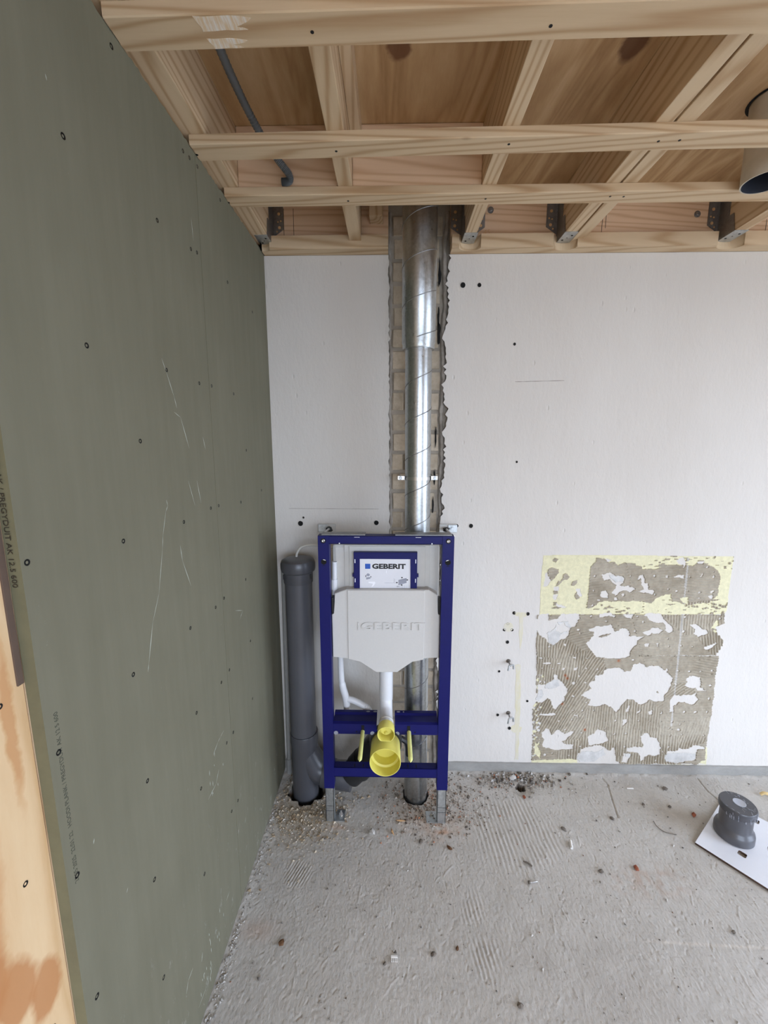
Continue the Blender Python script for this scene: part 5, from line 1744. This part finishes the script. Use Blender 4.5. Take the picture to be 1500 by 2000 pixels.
b.tube(smooth_path([(1.087, 1.522, 0.003), (1.086, 1.496, 0.004), (1.100, 1.474, 0.0035), (1.132, 1.463, 0.003), (1.142, 1.462, 0.003)], 6), 0.0014, 8)
tag(b.build('wire', M['stone_dark']), 'bent thin dark wire on the floor left of the panel', 'wire')
b = B()
b.tube([(0.000, 1.462, 0.004), (0.003, 1.450, 0.006), (0.010, 1.436, 0.004)], [0.002, 0.0042, 0.001], 7)
tag(b.build('wood_sliver', M['pale_wood']), 'upright orange wood sliver between the frame feet', 'sliver')
b = B()
b.tube([(0.018, 1.503, 0.004), (0.038, 1.500, 0.005), (0.058, 1.500, 0.004)], [0.001, 0.0034, 0.001], 7)
tag(b.build('wood_sliver', M['pale_wood']), 'flat pale wood sliver lying left of the right foot', 'sliver')
b = B()
b.tube(smooth_path([(1.645, 1.664, 0.006), (1.652, 1.660, 0.016), (1.664, 1.655, 0.018), (1.690, 1.652, 0.010), (1.71, 1.65, 0.006)], 5), 0.0062, 8)
tag(b.build('foam_bit', plain('yellowed_foam', (224, 196, 140), 0.8)), 'yellowish curled foam bit at the right edge behind the panel', 'foam')
b = B()
b.box(0.000, 0.020, 1.032, 1.037, 0.003, 0.007)
for k in range(4):
    b.box(0.001 + k * 0.0052, 0.0035 + k * 0.0052, 1.022, 1.032, 0.003, 0.006)
tag(b.build('plastic_comb', M['white_plastic']), 'tiny white comb shaped plastic bit low on the floor', 'plastic bit')
chip('mortar_lump', -0.079, 1.444, (0.012, 0.012, 0.010), M['stone_light'], 'pale grey mortar lump in front of the frame', 'stone', 5)
chip('mortar_lump', 0.566, 1.735, (0.013, 0.022, 0.010), M['stone_light'], 'long pale mortar lump beside the small floor hole', 'stone', 6, 0.2)
STONES = [(1.24, 1.691, .011, 'stone_dark', 'dark flat stone near the cement skirting below the stripped wall'), (1.20, 1.593, .009, 'stone_dark', 'dark stone midway between skirting and wire'),
          (1.275, 1.554, .011, 'copper_red', 'reddish brown brick bit just left of the white panel'), (0.699, 1.478, .011, 'stone_dark', 'dark pebble behind the white wall plug'),
          (0.768, 1.308, .010, 'stone_dark', 'dark pebble alone right of the steel screw'), (0.903, 1.323, .010, 'copper_red', 'dark red brick bit inside the rusty floor stain'),
          (0.921, 1.53, .009, 'stone_dark', 'dark grit bit at the end of the floor crack'), (1.093, 1.603, .008, 'stone_dark', 'dark grit bit behind the bent wire'),
          (1.099, 1.123, .009, 'stone_dark', 'dark pebble by the pale streak at lower right'), (0.362, 0.93, .010, 'stone_dark', 'dark pebble at the bottom edge of the floor'),
          (0.841, 1.762, .008, 'stone_dark', 'dark grit bit against the skirting right of the hole'), (0.588, 1.63, .009, 'copper_red', 'red brick bit in front of the small floor hole'),
          (0.116, 1.411, .009, 'stone_dark', 'grey pebble in front of the right foot bolt'), (-0.344, 1.066, .009, 'brown_chip', 'small brown chip low on the floor near the green wall'),
          (0.131, 1.045, .009, 'stone_dark', 'dark pebble low on the floor right of the comb bit'), (0.405, 1.70, .008, 'stone_dark', 'dark grit bit right of the frame near the skirting'),
          (0.315, 1.674, .010, 'stone_dark', 'dark grit lump beside the right upright'), (0.342, 1.628, .009, 'stone_dark', 'dark grit lump nearest the right leg'),
          (-0.018, 1.019, .006, 'stone_dark', 'tiny dark pebble left of the comb bit'), (0.206, 1.061, .007, 'brown_chip', 'tiny brown pebble right of the dark low pebble')]
for i, (x, y, r, m, lab_) in enumerate(STONES):
    chip('stone', x, y, (r * 1.0, r * random.uniform(.7, 1.1), r * 0.55), M[m], lab_, 'stone', 20 + i, 0.3)


# crumbs nobody could count
def crumbs(name, label, pts, sizes, cols):
    base = np.array([(1, 0, 0), (-.5, .87, 0), (-.5, -.87, 0), (0, 0, 1.1), (0.2, 0.1, -0.8)])
    fc = np.array([(0, 1, 3), (1, 2, 3), (2, 0, 3), (1, 0, 4), (2, 1, 4), (0, 2, 4)])
    n = len(pts)
    rng = np.random.RandomState(n)
    ang = rng.uniform(0, 6.28, n)
    st_ = rng.uniform(0.6, 1.4, (n, 1, 3))
    v = base[None] * st_ * (1 + 0.25 * rng.randn(n, 5, 1))
    ca, sa = np.cos(ang)[:, None], np.sin(ang)[:, None]
    vx = v[..., 0] * ca - v[..., 1] * sa
    vy = v[..., 0] * sa + v[..., 1] * ca
    v = np.stack([vx, vy, v[..., 2] * 0.7], -1) * sizes[:, None, None]
    v[..., :2] += pts[:, None, :]
    v[..., 2] += sizes[:, None] * 0.45
    f_ = (fc[None] + 5 * np.arange(n)[:, None, None]).reshape(-1, 3)
    o = np_mesh(name, v.reshape(-1, 3), f_, M['attr_crumb'], smooth=False, layer='tone', cols=np.repeat(cols, 5, 0))
    return tag(o, label, 'rubble', kind='stuff')


def palette(n, seed, cs, ps):
    rng = np.random.RandomState(seed)
    a = np.array([s2l(c) for c in cs])
    return a[rng.choice(len(cs), n, p=ps)] * rng.uniform(0.85, 1.1, (n, 1))


rng = np.random.RandomState(77)
# around the soil pipe opening and along the corner
n = 2600
p = np.stack([-0.36 + 0.10 * rng.randn(n), 1.56 + 0.10 * rng.randn(n)], -1)
ok = (p[:, 0] > XL + 0.006) & (p[:, 1] < 1.768) & (np.hypot(p[:, 0] + 0.381, p[:, 1] - 1.652) > 0.084) & (p[:, 0] < -0.02)
p = p[ok]
crumbs('crumbs', 'tan masonry crumbs around the soil pipe opening', p, rng.gamma(2.2, 0.0011, len(p)).clip(.0008, .007), palette(len(p), 1, [(176, 156, 128), (196, 182, 160), (140, 118, 92), (214, 206, 194)], [.4, .3, .2, .1]))
n = 2600
p = np.stack([0.17 + 0.13 * rng.randn(n), 1.60 + 0.08 * rng.randn(n)], -1)
ok = (p[:, 1] < 1.768) & (np.hypot(p[:, 0] - 0.107, p[:, 1] - 1.637) > 0.06) & (p[:, 0] > -0.06)
p = p[ok]
crumbs('crumbs', 'brown and grey grit around the foot of the spiral duct', p, rng.gamma(2.0, 0.0011, len(p)).clip(.0008, .006), palette(len(p), 2, [(120, 104, 90), (190, 180, 168), (84, 74, 66), (176, 120, 90)], [.35, .3, .25, .1]))
n = 1300
p = np.stack([0.59 + 0.10 * rng.randn(n), 1.735 + 0.035 * rng.randn(n)], -1)
ok = (p[:, 1] < 1.770) & (np.hypot(p[:, 0] - 0.59, p[:, 1] - 1.69) > 0.024)
p = p[ok]
crumbs('crumbs', 'grey mortar rubble behind the small floor hole', p, rng.gamma(2.2, 0.0013, len(p)).clip(.0008, .009), palette(len(p), 3, [(150, 144, 136), (188, 184, 178), (96, 90, 84), (160, 104, 76)], [.4, .3, .25, .05]))
n = 900
p = np.stack([XL + 0.007 + np.abs(rng.randn(n)) * 0.014, rng.uniform(0.7, 1.55, n)], -1)
crumbs('crumbs', 'white plaster flakes along the foot of the green wall', p, rng.gamma(2.0, 0.0010, n).clip(.0007, .005), palette(n, 4, [(208, 204, 197), (184, 179, 172), (150, 145, 139)], [.35, .4, .25]))
n = 1700
p = np.stack([rng.uniform(-0.49, 1.85, n), 0.72 + 1.04 * rng.uniform(0, 1, n) ** 0.8], -1)
d_ = (p - np.array(o_)) @ np.array([w_.x, w_.y])
a_ = (p - np.array(o_)) @ np.array([u_.x, u_.y])
ok = ~((d_ > -0.005) & (d_ < 0.35) & (a_ > -0.005)) & (np.hypot(p[:, 0] - 0.59, p[:, 1] - 1.69) > 0.024) & (np.hypot(p[:, 0] - 0.107, p[:, 1] - 1.637) > 0.06) & (np.hypot(p[:, 0] + 0.381, p[:, 1] - 1.652) > 0.09)
p = p[ok]
crumbs('crumbs', 'fine grit scattered over the whole concrete floor', p, rng.gamma(1.6, 0.0009, len(p)).clip(.0006, .005), palette(len(p), 5, [(104, 98, 92), (196, 192, 186), (140, 134, 126), (130, 92, 70)], [.4, .3, .25, .05]))
